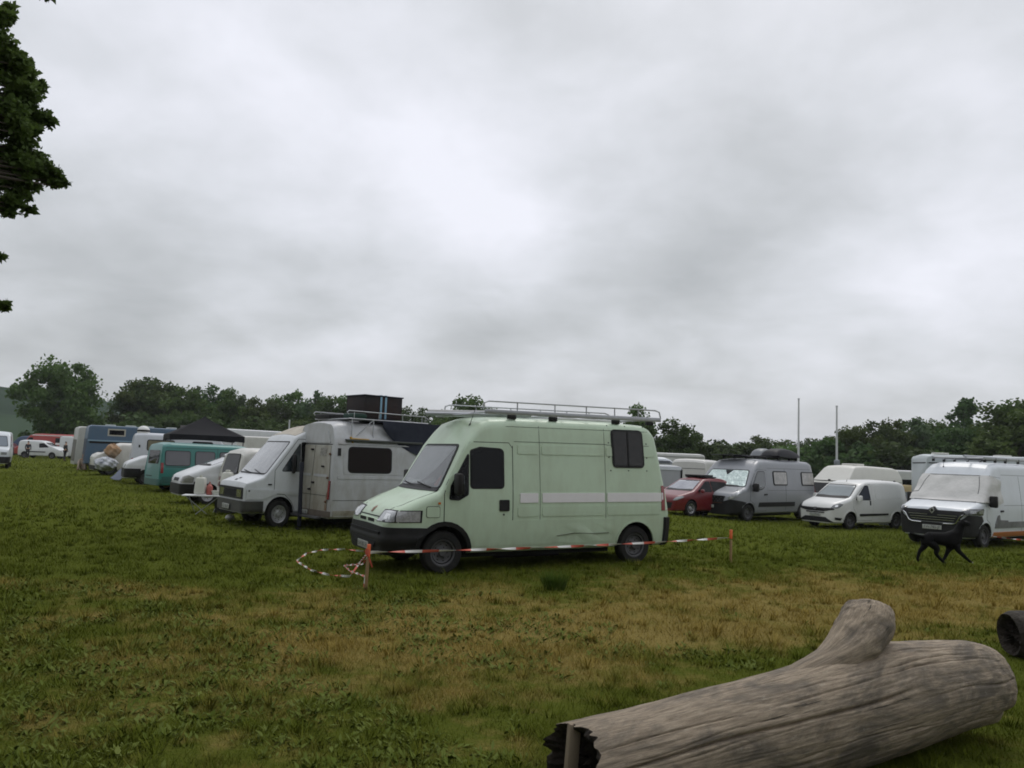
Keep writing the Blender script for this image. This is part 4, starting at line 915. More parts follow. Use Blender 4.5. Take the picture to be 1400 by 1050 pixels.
fx, fy, _ = ground_at(380, 722); V.put(.98, -.97, fx, fy, 38, sc=(.90, .97, 1.05)); OM = V
# dark slab standing in for the shade in the gap between the two old vans
b = MB(); b.box((0, 0, .86), (.10, .05, 1.56), mat('gap_shade_dark', (.015, .017, .028), .8), .02, Matrix.Rotation(R(-3), 4, 'X')); b.box((0, 0, .03), (.11, .16, .04), BLK, .01)
o = b.build('gap_shade_slab'); x, y, z = ground_at(406, 725); o.location = (x, y+.12, z); o.rotation_euler = (0, 0, R(38)); tag(o, 'narrow dark slab added as the shaded gap between the two old white vans', 'sunshade')

# ================================================================ silver grey camper van with roof box
SG = paint('silver_grey_paint', (.235, .245, .265), (.15, .14, .13), .18, .32, low=.6)
L = 5.55
def modern_van(name, label, body, g, **k):
    V = Veh(name, label, 'van', 5.55, 2.05,
        [(0.02, .98, .06), (.05, 1.05, .08), (.12, 1.10, .10), (.3, 1.17, .12), (.72, 1.30, .12), (.78, 1.33, .11), (1.32, 2.02, .12), (1.38, 2.09, .14), (1.55, 2.28, .16), (1.75, 2.40, .17), (2.1, 2.45, .17), (4.6, 2.47, .17), (5.35, 2.45, .16), (5.5, 2.40, .15), (5.55, 2.33, .14)],
        [(0, .74), (.02, .80), (.06, .87), (.15, .925), (.3, .96), (.6, .985), (.9, 1), (5.3, 1), (5.5, .985), (5.55, .96)], [(.2, .94), (.4, .975), (.7, 1), (1.1, 1.), (1.35, .985), (2.05, .915), (2.5, .85)], .28, body, (.87, 4.55), Ra=.40, lean=.13, leanz=.9, group=g)
    V.xc = 1.0; P = V.patch
    dr = [(1.32, .40), (2.02, .40), (2.02, 1.1), (2.06, 1.35), (2.06, 2.02), (1.52, 2.06), (1.38, 2.0), (.98, 1.42), (.96, .82), (1.15, .72), (1.28, .55)]
    for sd_ in 'LR':
        P('shut_line', sd_, grow(dr, .010), SEAM, off=.0015, th=.01); d = P('door', sd_, dr, body, off=.005, th=.014)
        V.glass_d = d
        g1 = rp([(1.10, 1.36), (1.55, 1.25), (1.80, 1.30), (1.93, 1.48), (1.93, 1.97), (1.50, 1.97)], [.03, .05, .12, .12, .09, .05])
        V.window(sd_, g1, k.get('sideglass', GLASSG), .022, parent=d)
        P('handle', sd_, rp([(1.82, 1.02), (2.02, 1.03), (2.02, 1.08), (1.82, 1.08)], .02), BLK, off=.025, th=.025, parent=d)
        P('rub_strip', sd_, rp([(1.45, .56), (3.9, .56), (3.9, .74), (1.50, .74)], .03), k.get('strip', BLK), off=.018, th=.02)
        mb = MB(); V.line('x', sd_, [(2.12, 2.12), (5.2, 2.12)], .008, SEAM, mb=mb); V.line('x', sd_, [(2.1, 1.22), (5.3, 1.22)], .008, SEAM, mb=mb); V.line('x', sd_, [(3.3, .4), (3.3, 2.1)], .008, SEAM, mb=mb); mb.build('panel_joins', V.root)
        P('tail_light', sd_, rect(5.42, 1.0, 5.50, 1.65), REDL, off=.01, th=.02)
        P('wheel_arch_trim', sd_, ringsec(.87, .33, .40, .44, 0, 120), body, off=.016, th=.03)
        V.mirror(sd_, 1.12, 1.20, .20, .33, dpt=.13)
    V.wheels((.87, 4.55), Rr=.345, wd=.21, rim=k.get('rim', STEEL)); V.box('underbody', (2.7, 0, .22), (3.0, 1.4, .12), ARCH)
    return V
V = modern_van('camper_van', 'silver grey camper van with a black roof box and foil windscreen shade', SG, None)
P = V.patch
SH = mat('foil_sunshade', (.42, .52, .49), .22, metal=.35, noise=(4.5, .95, (.62, .72, .70)), bump=(7, 1., .08), coat=1)
wsn = V.window('F', rp([(-.90, 1.37), (.90, 1.37), (.74, 2.0), (-.74, 2.0)], .07), SH, .03, 'windscreen', label='windscreen lined with a crumpled foil shade')
P('dark_gap', 'F', rp([(-.16, 1.995), (.16, 1.995), (0, 1.80)], .02), GLASS, off=.020, th=.008, parent=wsn)
def diamond(V, y, z, h, w, off):
    o = [(y, z+h), (y+w, z), (y, z-h), (y-w, z)]; i = [(y+(a-y)*.52, z+(c-z)*.52) for a, c in o]
    mb = MB(); Q = []
    for a, c in o+i: hh, dd = V.hit('F', a, c); Q.append((hh-dd*off))
    x0 = min(q.x for q in Q); Q = [Vector((x0, q.y, q.z)) for q in Q]; Q2 = [q+Vector((.05, 0, 0)) for q in Q]
    F = [(k, (k+1) % 4, 4+(k+1) % 4, 4+k) for k in range(4)]; mb.add(Q+Q2, F+[(k, (k+1) % 4, 8+(k+1) % 4, 8+k) for k in range(4)]+[(4+k, 4+(k+1) % 4, 12+(k+1) % 4, 12+k) for k in range(4)], CHROME)
    return mb.build('badge', V.root, 20)
P('grille', 'F', rp([(-.66, .98), (.66, .98), (.55, .72), (-.55, .72)], .04), BLK, off=.03, th=.05)
mb = MB()
for r_ in range(3):
    for c_ in range(9): y = -.52+c_*.13+(.06 if r_ % 2 else 0); h, dd = V.hit('F', y, .78+r_*.07); mb.box(tuple(h-dd*.034), (.012, .05, .02), STEEL, .004)
mb.build('grille_studs', V.root)
P('grille_frame', 'F', rp([(-.58, .70), (.58, .70), (.56, .718), (-.56, .718)], .004), CHROME, off=.04, th=.02)
P('badge_plinth', 'F', rp([(0, 1.13), (.13, 1.0), (0, .86), (-.13, 1.0)], .03), BLK, off=.035, th=.05); diamond(V, 0, 1.0, .105, .08, .05)
P('bumper', 'W', [(-60, .28), (60, .28), (63, .60), (74, .74), (60, .80), (40, .86), (22, .70), (-22, .70), (-40, .86), (-60, .80), (-74, .74), (-63, .60)], BLK, off=.035, th=.06, res=(4, .05))
for sg in (-1, 1):
    h = P('headlight', 'W', [(sg*a, z) for a, z in [(37, .86), (46, .88), (58, 1.02), (62, 1.20), (57, 1.24), (48, 1.10), (39, 1.0)]], LENS, off=.012, th=.02, res=(3, .04))
    P('reflector', 'W', [(sg*a, z) for a, z in [(50, 1.04), (55, 1.08), (58, 1.18), (55, 1.17)]], REFL, off=.018, th=.01, parent=h, res=(3, .04)); P('reflector', 'W', [(sg*a, z) for a, z in [(40, .89), (44, .90), (46, .96), (41, .96)]], REFL, off=.018, th=.01, parent=h, res=(3, .04))
V.plate('F', .0, .56, .50, .11, txt='DW-318-ZC', off=.06)
for sd_ in 'LR':
    for x in (2.52, 4.50): V.window(sd_, rect(x, 1.47, x+.86, 1.97, .05), mat('quilted_blind', (.20, .19, .18), .3, noise=(5, .9, (.36, .34, .31)), coat=1), .045, off=.02)
b = MB(); b.box((3.2, .1, 2.60), (3.1, .06, .035), BLK, .01); b.box((3.2, -.62, 2.60), (3.1, .05, .035), BLK, .01); b.box((3.2, .70, 2.60), (3.1, .05, .035), BLK, .01)
for x in (1.9, 2.6, 3.4, 4.2, 4.7): b.box((x, .04, 2.565), (.05, 1.4, .03), BLK, .01); b.box((x, -.62, 2.53), (.08, .06, .10), BLK, .01); b.box((x, .70, 2.53), (.08, .06, .10), BLK, .01)
b.box((1.9, .3, 2.62), (.9, 1.2, .02), mat('solar_panel', (.02, .022, .03), .2), .005); b.build('roof_rack', V.root)
def dome_box(name, cx, cy, z, lx, ly, h, m, label=None, parent=None):
    vv = []; ff = []; nx, ny = 18, 10
    for i in range(nx+1):
        for j in range(ny+1):
            u = i/nx*2-1; v = j/ny*2-1; e = (1-abs(u)**3.2)**.6; g_ = (1-abs(v)**3.5)**.5; sl = 1-.28*(u > 0)*u
            vv.append((cx+u*lx/2, cy+v*ly/2*(.85+.15*e), z+.05+h*e*g_*sl))
    n = len(vv); vv += [(a, b_, z+.0+.06*abs((a-cx)/(lx/2))**3) for a, b_, c in vv]
    for i in range(nx):
        for j in range(ny): a = i*(ny+1)+j; ff += [(a, a+1, a+ny+2, a+ny+1), (n+a, n+a+ny+1, n+a+ny+2, n+a+1)]
    for i in range(nx): a = i*(ny+1); c = a+ny; ff += [(a, a+ny+1, n+a+ny+1, n+a), (c, n+c, n+c+ny+1, c+ny+1)]
    for j in range(ny): a = j; c = nx*(ny+1)+j; ff += [(a, n+a, n+a+1, a+1), (c, c+1, n+c+1, n+c)]
    b = MB(); b.add(vv, ff, m); return b.build(name, parent, 50)
dome_box('roof_box', 3.95, -.42, 2.60, 1.75, .8, .34, mat('gloss_black_box', (.010, .010, .013), .5, spec=.2), parent=V.root, )
dome_box('roof_box', 4.2, .45, 2.60, 1.1, .6, .34, mat('grey_roof_box', (.16, .17, .18), .35), parent=V.root)
fx, fy, _ = ground_at(1023, 713); V.put(.87, -1.0, fx, fy, 43, sc=(1.22, 1.14, 1.0))

# ================================================================ white panel van at the right, nose toward the viewer
WB = paint('blue_white_paint', (.60, .63, .66), (.25, .24, .22), .16, .32, low=.6)
V = modern_van('panel_van', 'large white panel van with fabric covered windscreen and black nose behind the running dog', WB, None, strip=mat('grey_swoosh', (.10, .10, .10), .5, noise=(2, .7, (.3, .3, .3))))
P = V.patch; V.window('F', rp([(-.90, 1.37), (.90, 1.37), (.74, 2.0), (-.74, 2.0)], .07), GLASS, .03, 'windscreen')
COV = mat('quilted_cover', (.60, .59, .57), .7, noise=(1.6, .55, (.42, .41, .39)), bump=(3, .6, .06))
def cv(u, v): return .045+.012*math.sin(u*.13+v*6)+.012*math.sin(v*13+u*.05)
V.xc = 2.0
c1 = P('windscreen_cover', 'W', [(-88, 1.30), (-62, 1.20), (-44, 1.31), (44, 1.31), (62, 1.20), (88, 1.30), (86, 1.93), (60, 2.09), (-60, 2.09), (-86, 1.93)], COV, th=.03, res=(3, .05), offf=cv, top=True)
tag(c1, 'pale quilted cover wrapped over the windscreen of the large white van', 'windscreen cover')
b = MB()
for (u0, z0, u1, z1) in ((-45, 2.05, -37, 1.55), (45, 2.05, 37, 1.55), (-58, 2.08, 58, 2.08), (-44, 1.315, 44, 1.315), (37, 1.55, 62, 1.45)):
    pts = []
    for k in range(9): q = k/8; u = u0+(u1-u0)*q; z = z0+(z1-z0)*q; h, dd = V.hit('W', u, z); pts.append(h-dd*(cv(u, z)+.004))
    b.tube(pts, .009, mat('seam_cord', (.12, .12, .12), .8), 5)
b.build('piping', c1); V.xc = 1.0
P('grille', 'F', rp([(-.90, 1.04), (.90, 1.04), (.82, .92), (.62, .70), (-.62, .70), (-.82, .92)], .03), BLK, off=.03, th=.05)
mb = MB()
for z, w_ in ((.90, .66), (.83, .62), (.76, .58)):
    V.line('x', 'F', [(-w_, z), (-.14 if z > .88 else 0, z)], .016, CHROME, off=.042, mb=mb, th=.02); V.line('x', 'F', [(.14 if z > .88 else 0, z), (w_, z)], .016, CHROME, off=.042, mb=mb, th=.02)
mb.build('grille_bar', V.root)
for sg in (-1, 1):
    mb = MB(); pts = []
    for a, z in ((.90, .93), (.82, .945), (.75, .90), (.70, .80), (.65, .71), (.56, .67), (.3, .66)):
        h, dd = V.hit('F', sg*a, z); pts.append(h-dd*.05)
    mb.tube(pts, .016, CHROME, 6); mb.build('chrome_trim', V.root)
P('badge_plinth', 'F', rp([(0, 1.15), (.14, 1.03), (0, .88), (-.14, 1.03)], .04), BLK, off=.04, th=.05); diamond(V, 0, 1.02, .10, .078, .055)
P('bumper', 'W', [(-60, .26), (60, .26), (63, .60), (74, .78), (70, .92), (45, .95), (30, .68), (-30, .68), (-45, .95), (-70, .92), (-74, .78), (-63, .60)], BLK, off=.035, th=.06, res=(4, .05))
for sg in (-1, 1):
    h = P('headlight', 'W', [(sg*a, z) for a, z in [(42, .97), (72, .94), (76, 1.14), (46, 1.12), (38, 1.07)]], mat('dark_lamp_glass', (.05, .055, .06), .08, coat=1), off=.04, th=.05, res=(3, .04))
    P('reflector', 'W', [(sg*a, z) for a, z in [(46, 1.0), (56, .99), (56, 1.08), (47, 1.08)]], LENS, off=.046, th=.01, parent=h); P('reflector', 'W', [(sg*a, z) for a, z in [(62, .99), (71, .98), (73, 1.09), (62, 1.08)]], LENS, off=.046, th=.01, parent=h)
V.plate('F', .0, .54, .52, .12, txt='FW-780-JP', off=.06)
for sd_ in 'LR': P('orange_sill', sd_, rp([(1.35, .30), (5.0, .30), (5.0, .44), (1.40, .45)], .02), mat('orange_sill', (.42, .14, .03), .6, noise=(4, .4, (.3, .12, .05))), off=.02, th=.025)
P('swoosh', 'L', rp([(1.45, .66), (1.62, .92), (1.75, .95), (1.78, .80), (2.3, .78), (2.3, .62)], .04), mat('grey_swoosh'.strip(), (.1, .1, .1)), off=.024, th=.02)
b = MB()
for sg in (-1, 1): b.box((3.4, sg*.72, 2.60), (3.7, .05, .10), ALU, .015)
for x in (1.62, 2.3, 3.0, 3.9, 4.8): b.tube([(x, -.75, 2.60), (x, .75, 2.60)], .025, BLK if x > 1.8 else ALU, 8); b.box((x, -.72, 2.53), (.10, .05, .10), BLK, .01); b.box((x, .72, 2.53), (.10, .05, .10), BLK, .01)
b.tube([(1.5, -.20, 2.66), (5.0, -.25, 2.66)], .03, ALU, 8); b.build('roof_rack', V.root); V.aerial(1.55, .4, .22, .1)
fx, fy, _ = ground_at(1347, 750); V.put(.87, -1.0, fx, fy, 36, sc=(1.05, 1.10, 1.05))

# ================================================================ small white round nosed van
WS = paint('clean_white_paint', (.66, .66, .64), (.3, .29, .27), .10, .3, low=.5)
L = 4.40
V = Veh('small_van', 'small white delivery van with rounded nose and white door mirrors', 'van', L, 1.83,
    [(0.0, .70, .06), (.04, .80, .10), (.12, .90, .14), (.3, 1.01, .16), (.7, 1.12, .14), (.88, 1.17, .12), (.95, 1.19, .11), (1.60, 1.68, .12), (1.75, 1.75, .13), (2.1, 1.83, .13), (3.2, 1.86, .13), (4.2, 1.83, .14), (4.33, 1.78, .14), (L, 1.70, .12)],
    [(0, .70), (.03, .79), (.08, .85), (.2, .91), (.45, .96), (.8, 1), (4.1, 1), (4.35, .98), (L, .94)], [(.2, .95), (.45, .985), (.75, 1), (1.1, .985), (1.7, .86), (1.9, .80)], .22, WS, (.90, 3.655), Ra=.36, lean=.10, leanz=.8)
V.xc = .95; P = V.patch
V.window('F', rp([(-.76, 1.215), (.76, 1.215), (.62, 1.66), (-.62, 1.66)], .06), mat('dusk_windscreen', (.10, .135, .145), .06, noise=(1.2, .6, (.06, .075, .085)), coat=1), .03, 'windscreen')
P('cowl', 'F', rect(-.72, 1.165, .72, 1.195, .01), BLK, off=.02, th=.02)
P('grille', 'W', [(-44, .74), (-22, .655), (22, .655), (44, .74), (40, .80), (22, .785), (-22, .785), (-40, .80)], BLK, off=.012, th=.03, res=(3, .04))
P('badge', 'F', rp([(-.06, .70), (.06, .70), (.07, .80), (-.07, .80)], .03), STEEL, off=.04, th=.03)
P('lower_intake', 'W', [(-42, .26), (42, .26), (26, .44), (-26, .44)], ARCH, off=.012, th=.03, res=(3, .04)); P('splitter', 'W', [(-70, .20), (70, .20), (70, .26), (-70, .26)], BLK, off=.025, th=.05)
P('plate_shelf', 'F', rect(-.42, .59, .42, .63), BLK, off=.02, th=.02); V.plate('F', .0, .53, .50, .11, txt='FQ-179-NA', off=.03)
for sg in (-1, 1):
    h = P('headlight', 'W', [(sg*a, z) for a, z in rp([(34, .76), (52, .80), (63, .94), (55, .985), (42, .92)], 1.2)], mat('smoked_lens', (.10, .105, .11), .1, noise=(14, .6, (.25, .26, .26)), coat=1), off=.010, th=.02, res=(3, .04))
    P('reflector', 'W', [(sg*a, z) for a, z in [(44, .84), (50, .85), (51, .92), (45, .90)]], REFL, off=.014, th=.01, parent=h); P('fog_light', 'W', [(sg*a, z) for a, z in [(44, .36), (56, .33), (60, .42), (44, .45)]], BLK, off=.010, th=.02, res=(3, .04))
for sd_ in 'LR':
    dr = [(1.32, .34), (2.14, .34), (2.22, 1.1), (2.15, 1.72), (1.86, 1.72), (1.1, 1.15), (1.05, .80), (1.22, .6)]
    P('shut_line', sd_, grow(dr, .008), SEAM, off=.0015, th=.01); d = P('door', sd_, dr, WS, off=.005, th=.012)
    V.window(sd_, rp([(1.22, 1.13), (2.06, 1.13), (2.02, 1.66), (1.84, 1.66)], [.02, .05, .05, .04]), mat('blue_black_glass', (.012, .014, .03), .06, coat=.6), .02, parent=d)
    P('handle', sd_, rect(2.00, .92, 2.06, 1.10, .02), BLK, off=.02, th=.02, parent=d); P('rub_strip', sd_, rp([(1.40, .50), (3.1, .54), (3.1, .61), (1.40, .59)], .02), BLK, off=.02, th=.02)
    P('side_pressing', sd_, rp([(2.38, 1.14), (3.95, 1.22), (4.0, 1.50), (3.8, 1.66), (2.38, 1.68)], .10), WS, off=.008, th=.015); P('tail_light', sd_, rect(4.28, .95, 4.37, 1.35), REDL, off=.01, th=.02)
    for wx in (.90, 3.655): P('wheel_arch_lip', sd_, ringsec(wx, .33, .355, .40, 5, 175), WS, off=.02, th=.035)
    V.mirror(sd_, 1.28, 1.10, .19, .22, m=WS, dpt=.12)
P('roof_seam', 'T', rect(1.62, -.66, 1.635, .66), SEAM, off=.003, th=.008, res=.1)
V.aerial(1.8, .0, .12, .5); V.wheels((.90, 3.655), Rr=.31, wd=.19, kind='steel')
fx, fy, _ = ground_at(1163, 724); V.put(.90, -.89, fx, fy, 29)
# ================================================================ vehicles further back
def generic(name, label, cat, L, W, H, body, kind, wheels, g=None, nose=.95, zb=.28, Ra=.36, lean=.05, T=None):
    if kind == 'box':      # caravans and box bodies
        prof = [(0, H-.15, .05), (.05, H-.06, .06), (.2, H-.01, .06), (L-.2, H, .06), (L-.05, H-.06, .06), (L, H-.15, .05)]; plan = [(0, .97), (.05, 1), (L-.05, 1), (L, .97)]; T = T or T_BOX
    elif kind == 'van':    # bonneted van
        prof = [(0, nose-.22, .05), (.06, nose-.08, .08), (.15, nose, .12), (.75, nose+.25, .12), (.85, nose+.28, .1), (1.55, H-.30, .12), (1.65, H-.2, .13), (2.0, H-.04, .15), (2.4, H, .15), (L-.3, H, .15), (L-.08, H-.06, .14), (L, H-.16, .12)]; plan = PLAN_VAN(L); T = T or [(.2, .94), (.6, .99), (.9, 1.), (H*.52, .985), (H*.85, .92), (H, .87)]
    elif kind == 'forward':  # short nosed van
        prof = [(0, 1.0, .05), (.1, 1.15, .08), (.35, 1.28, .08), (.95, H-.25, .12), (1.1, H-.12, .13), (1.4, H-.02, .15), (L-.3, H, .15), (L-.05, H-.06, .12), (L, H-.14, .12)]; plan = PLAN_VAN(L); T = T or [(.2, .94), (.6, .99), (.9, 1.), (H*.52, .985), (H*.85, .92), (H, .87)]
    elif kind == 'car':
        prof = [(0, .62, .05), (.05, .70, .08), (.2, .78, .10), (.9, .95, .12), (1.0, .97, .10), (1.75, H-.06, .10), (2.1, H, .12), (2.9, H-.01, .12), (3.5, H-.14, .12), (3.9, .98, .12), (L, .85, .1)]; plan = [(0, .70), (.04, .80), (.15, .89), (.4, .96), (.9, 1), (L-.3, 1), (L-.08, .93), (L, .85)]; T = T or [(.2, .93), (.5, .99), (.7, 1), (.95, .97), (H, .72)]
    V = Veh(name, label, cat, L, W, prof, plan, T, zb, body, wheels, Ra=Ra, lean=lean, group=g); return V
def bar_light(V, nm='headlight', z0=.75, z1=.92, y0=.5, y1=.8, m=None):
    for sg in (-1, 1): V.patch(nm, 'F', [(sg*a, z) for a, z in rect(y0, z0, y1, z1, .02)], m or LENS, off=.012, th=.03)

# ---- teal window van, tail toward the viewer
TE = paint('teal_paint', (.028, .175, .158), (.06, .10, .09), .30, .35, low=.6); TE2 = paint('dark_teal_trim', (.03, .11, .105), (.06, .08, .07), .2, .5)
V = generic('window_van', 'teal green window van with orange wheel centres seen from its rear corner', 'van', 4.7, 1.84, 1.90, TE, 'forward', (.85, 3.85), lean=.10)
V.patch('rear_window', 'B', rect(-.62, 1.10, .62, 1.62, .06), GLASS, off=.01, th=.02); V.patch('tailgate_seam', 'B', rect(-.74, .60, .74, .63), SEAM, off=.003, th=.01)
for sd_ in 'LR':
    for a, b_ in ((3.58, 4.50), (2.62, 3.36), (1.5, 2.4)): V.window(sd_, rect(a, 1.06, b_, 1.60, .08), mat('grey_side_glass', (.055, .055, .065), .10, coat=1), .025)
    V.patch('lower_panel', sd_, rp([(.3, .30), (4.6, .30), (4.6, .62), (.3, .62)], .03), TE2, off=.008, th=.02); V.patch('tail_light', sd_, rect(4.56, .75, 4.66, 1.15), REDL, off=.01, th=.02)
    for wx in (.85, 3.85): V.patch('wheel_arch_lip', sd_, ringsec(wx, .33, .355, .42, 0, 180), TE, off=.02, th=.035)
    mb = MB(); V.line('x', sd_, [(2.5, .35), (2.5, 1.75)], .012, SEAM, mb=mb); V.line('x', sd_, [(.8, 1.72), (4.5, 1.72)], .012, SEAM, mb=mb); V.line('x', sd_, [(2.5, .99), (4.5, .99)], .02, SEAM, mb=mb); mb.build('panel_joins', V.root)
V.patch('rear_bumper', 'V', [(-62, .28), (62, .28), (62, .52), (-62, .52)], TE2, off=.05, th=.07); V.wheels((.85, 3.85), Rr=.31, rim=mat('orange_rim', (.42, .22, .06), .5)); V.window('F', rp([(-.78, 1.3), (.78, 1.3), (.68, 1.62), (-.68, 1.62)], .05), GLASS, .03, 'windscreen')
fx, fy, _ = ground_at(231, 673); V.put(3.85, .90, fx+.45, fy, 41+180)

# ---- small white van seen from the rear (left of the old forward van)
WO = paint('old_white_paint', (.56, .55, .51), (.24, .22, .17), .45, .45)
V = generic('small_van', 'small old white van, dark tailgate window toward the viewer, behind the white table', 'van', 3.95, 1.60, 1.80, WO, 'van', (.7, 3.15), lean=.24, nose=.85, Ra=.32)
V.window('B', rp([(-.58, 1.12), (.58, 1.12), (.50, 1.64), (-.50, 1.64)], .07), GLASS, .03, 'rear_window'); V.patch('rear_bumper', 'V', [(-62, .32), (62, .32), (62, .55), (-62, .55)], WO, off=.06, th=.08)
for y in (-.66, .66): V.patch('tail_light', 'B', rect(y-.06, .70, y+.06, .98), mat('dull_lamp', (.10, .03, .02), .3), off=.012, th=.02)
V.plate('B', 0, .62, .5, .11, off=.03); V.patch('fuel_flap', 'R', rect(3.3, 1.0, 3.42, 1.14, .02), BLK, off=.01, th=.01)
for sd_ in 'LR': V.patch('side_pressing', sd_, rect(1.9, 1.05, 3.7, 1.6, .08), WO, off=.008, th=.015); V.window(sd_, rp([(1.0, 1.12), (1.75, 1.12), (1.75, 1.6), (1.4, 1.6)], .04), GLASS, .02)
V.wheels((.7, 3.15), Rr=.29); V.window('F', rp([(-.66, 1.2), (.66, 1.2), (.56, 1.55), (-.56, 1.55)], .05), GLASS, .03, 'windscreen')
fx, fy, _ = ground_at(318, 703); V.put(3.95, .80, fx, fy+.2, 40+180)

# ---- white hatch van with black bumper, nose left
WP = paint('plain_white_paint', (.60, .61, .62), (.27, .26, .24), .22, .38)
V = generic('small_van', 'small white van with black bumper and oval headlamps, nose beside the teal van', 'van', 4.1, 1.70, 1.80, WP, 'van', (.80, 3.4), nose=.94, Ra=.34); V.xc = .8
V.patch('bumper', 'W', [(-62, .25), (62, .25), (74, .64), (-74, .64)], BLK, off=.04, th=.06)
for sg in (-1, 1):
    h = V.patch('headlight', 'W', [(sg*a, z) for a, z in rp([(34, .68), (60, .68), (62, .84), (52, .92), (38, .86)], 2)], mat('oval_lamp', (.17, .17, .15), .15, noise=(12, .6, (.35, .35, .32)), coat=1), off=.012, th=.02, res=(3, .05))
V.patch('grille', 'F', rect(-.30, .72, .30, .82, .02), BLK, off=.012, th=.02); V.window('F', rp([(-.70, 1.25), (.70, 1.25), (.60, 1.62), (-.60, 1.62)], .05), mat('pale_reflecting_glass', (.28, .29, .30), .08, coat=1), .03, 'windscreen')
for sd_ in 'LR': V.patch('side_moulding', sd_, rect(.35, .60, .62, .72, .02), BLK, off=.02, th=.02); V.window(sd_, rp([(1.15, 1.15), (1.95, 1.15), (1.95, 1.6), (1.6, 1.6)], .04), GLASS, .02); V.mirror(sd_, 1.2, 1.1, .15, .18)
V.wiper(-.5, .1, 1.25, 1.3); V.wheels((.80, 3.4), Rr=.30, rim=SILVER)
fx, fy, _ = ground_at(283, 690); V.put(.80, -.83, fx, fy, 35)

# ---- white van nose left of the teal van with its bonnet showing
V = generic('delivery_van', 'white van nose with dark bumper showing left of the teal van', 'van', 4.8, 1.9, 1.75, WP, 'van', (.85, 3.7), nose=1.02); V.xc = .8
V.patch('bumper', 'W', [(-80, .25), (80, .25), (80, .72), (-80, .72)], BLK, off=.04, th=.06); bar_light(V, z0=.76, z1=.90, y0=.42, y1=.68, m=LENS); V.window('F', rp([(-.78, 1.33), (.78, 1.33), (.68, 1.62), (-.68, 1.62)], .05), GLASSG, .03, 'windscreen'); V.wheels((.85, 3.7))
for sd_ in 'LR': V.window(sd_, rp([(1.2, 1.2), (2.0, 1.2), (2.0, 1.6), (1.6, 1.6)], .04), GLASS, .02)
fx, fy, _ = ground_at(198, 663); V.put(.85, -.93, fx, fy, 30)

# ---- white high camper with window behind it
WGY = paint('cool_white_paint', (.50, .52, .56), (.3, .29, .27), .25, .4)
V = generic('camper_van', 'high sided white camper with a curtained window and a white dome on its roof', 'van', 5.4, 2.05, 2.42, WGY, 'forward', (.9, 4.3), Ra=.38, lean=.10)
for sd_ in 'LR':
    V.window(sd_, rect(3.35, 1.55, 4.62, 2.05, .08), mat('mustard_curtain', (.13, .11, .045), .4, noise=(3, .8, (.05, .05, .03)), coat=.5), .05); V.patch('vent', sd_, rect(4.98, 1.66, 5.06, 1.80), BLK, off=.012, th=.01); V.window(sd_, rect(1.4, 1.5, 2.4, 2.05, .08), GLASS, .04)
    V.patch('tail_light', sd_, rect(5.26, .8, 5.36, 1.1), REDL, off=.01, th=.02)
V.patch('rear_door', 'B', rect(-.8, .5, .8, 2.2, .05), WGY, off=.01, th=.02); V.wheels((.9, 4.3))
b = MB(); b.lathe([(0, .42), (.12, .40), (.24, .33), (.30, .22), (.31, .12), (.30, .0)], mat('white_dome', (.62, .62, .60), .4), (4.85, .45, 2.40), 20, 'z'); b.lathe([(.315, .20), (.325, .17), (.325, .13), (.315, .10)], BLK, (4.85, .45, 2.40), 20, 'z'); b.build('roof_dome', V.root)
fx, fy, _ = ground_at(179, 655); V.put(5.3, 1.02, fx, fy, 28+180)
# grey blue awning sloping from that camper to the grass
def sheet(name, P00, P10, P01, P11, m, label, cat, sag=.1, th=.02, wob=.03, n=12):
    vv = []; ff = []; P = [Vector(p) for p in (P00, P10, P01, P11)]
    for j in range(n+1):
        for i in range(n+1):
            u, v = i/n, j/n; p = P[0]*(1-u)*(1-v)+P[1]*u*(1-v)+P[2]*(1-u)*v+P[3]*u*v
            p = p+Vector((wob*sin(v*9+u*4), wob*cos(u*8), -sag*4*u*(1-u)*.6-sag*4*v*(1-v)*.4)); vv.append(p)
    N_ = len(vv); vv += [p+Vector((0, 0, -th)) for p in vv]
    for j in range(n):
        for i in range(n): a = j*(n+1)+i; ff += [(a, a+1, a+n+2, a+n+1), (N_+a, N_+a+n+1, N_+a+n+2, N_+a+1)]
    for i in range(n): a = i; c = n*(n+1)+i; ff += [(a, N_+a, N_+a+1, a+1), (c, c+1, N_+c+1, N_+c)]
    for j in range(n): a = j*(n+1); c = a+n; ff += [(a, a+n+1, N_+a+n+1, N_+a), (c, N_+c, N_+c+n+1, c+n+1)]
    b = MB(); b.add([tuple(p) for p in vv], ff, m); o = b.build(name, fix=False); tag(o, label, cat); return o
def pt(px, py, Y): d = raydir(px, py); t = Y/d[1]; return Vector((d[0]*t, Y, EYE+d[2]*t))
BG = mat('blue_grey_cloth', (.085, .10, .14), .85, noise=(2, .6, (.04, .05, .07)))
sheet('awning_cloth', pt(150, 653, 38.5), pt(166, 655, 37.5), pt(174, 632, 40.5), pt(183, 630, 39.5), BG, 'blue grey cloth sloping from the high white camper down to the grass', 'cloth')

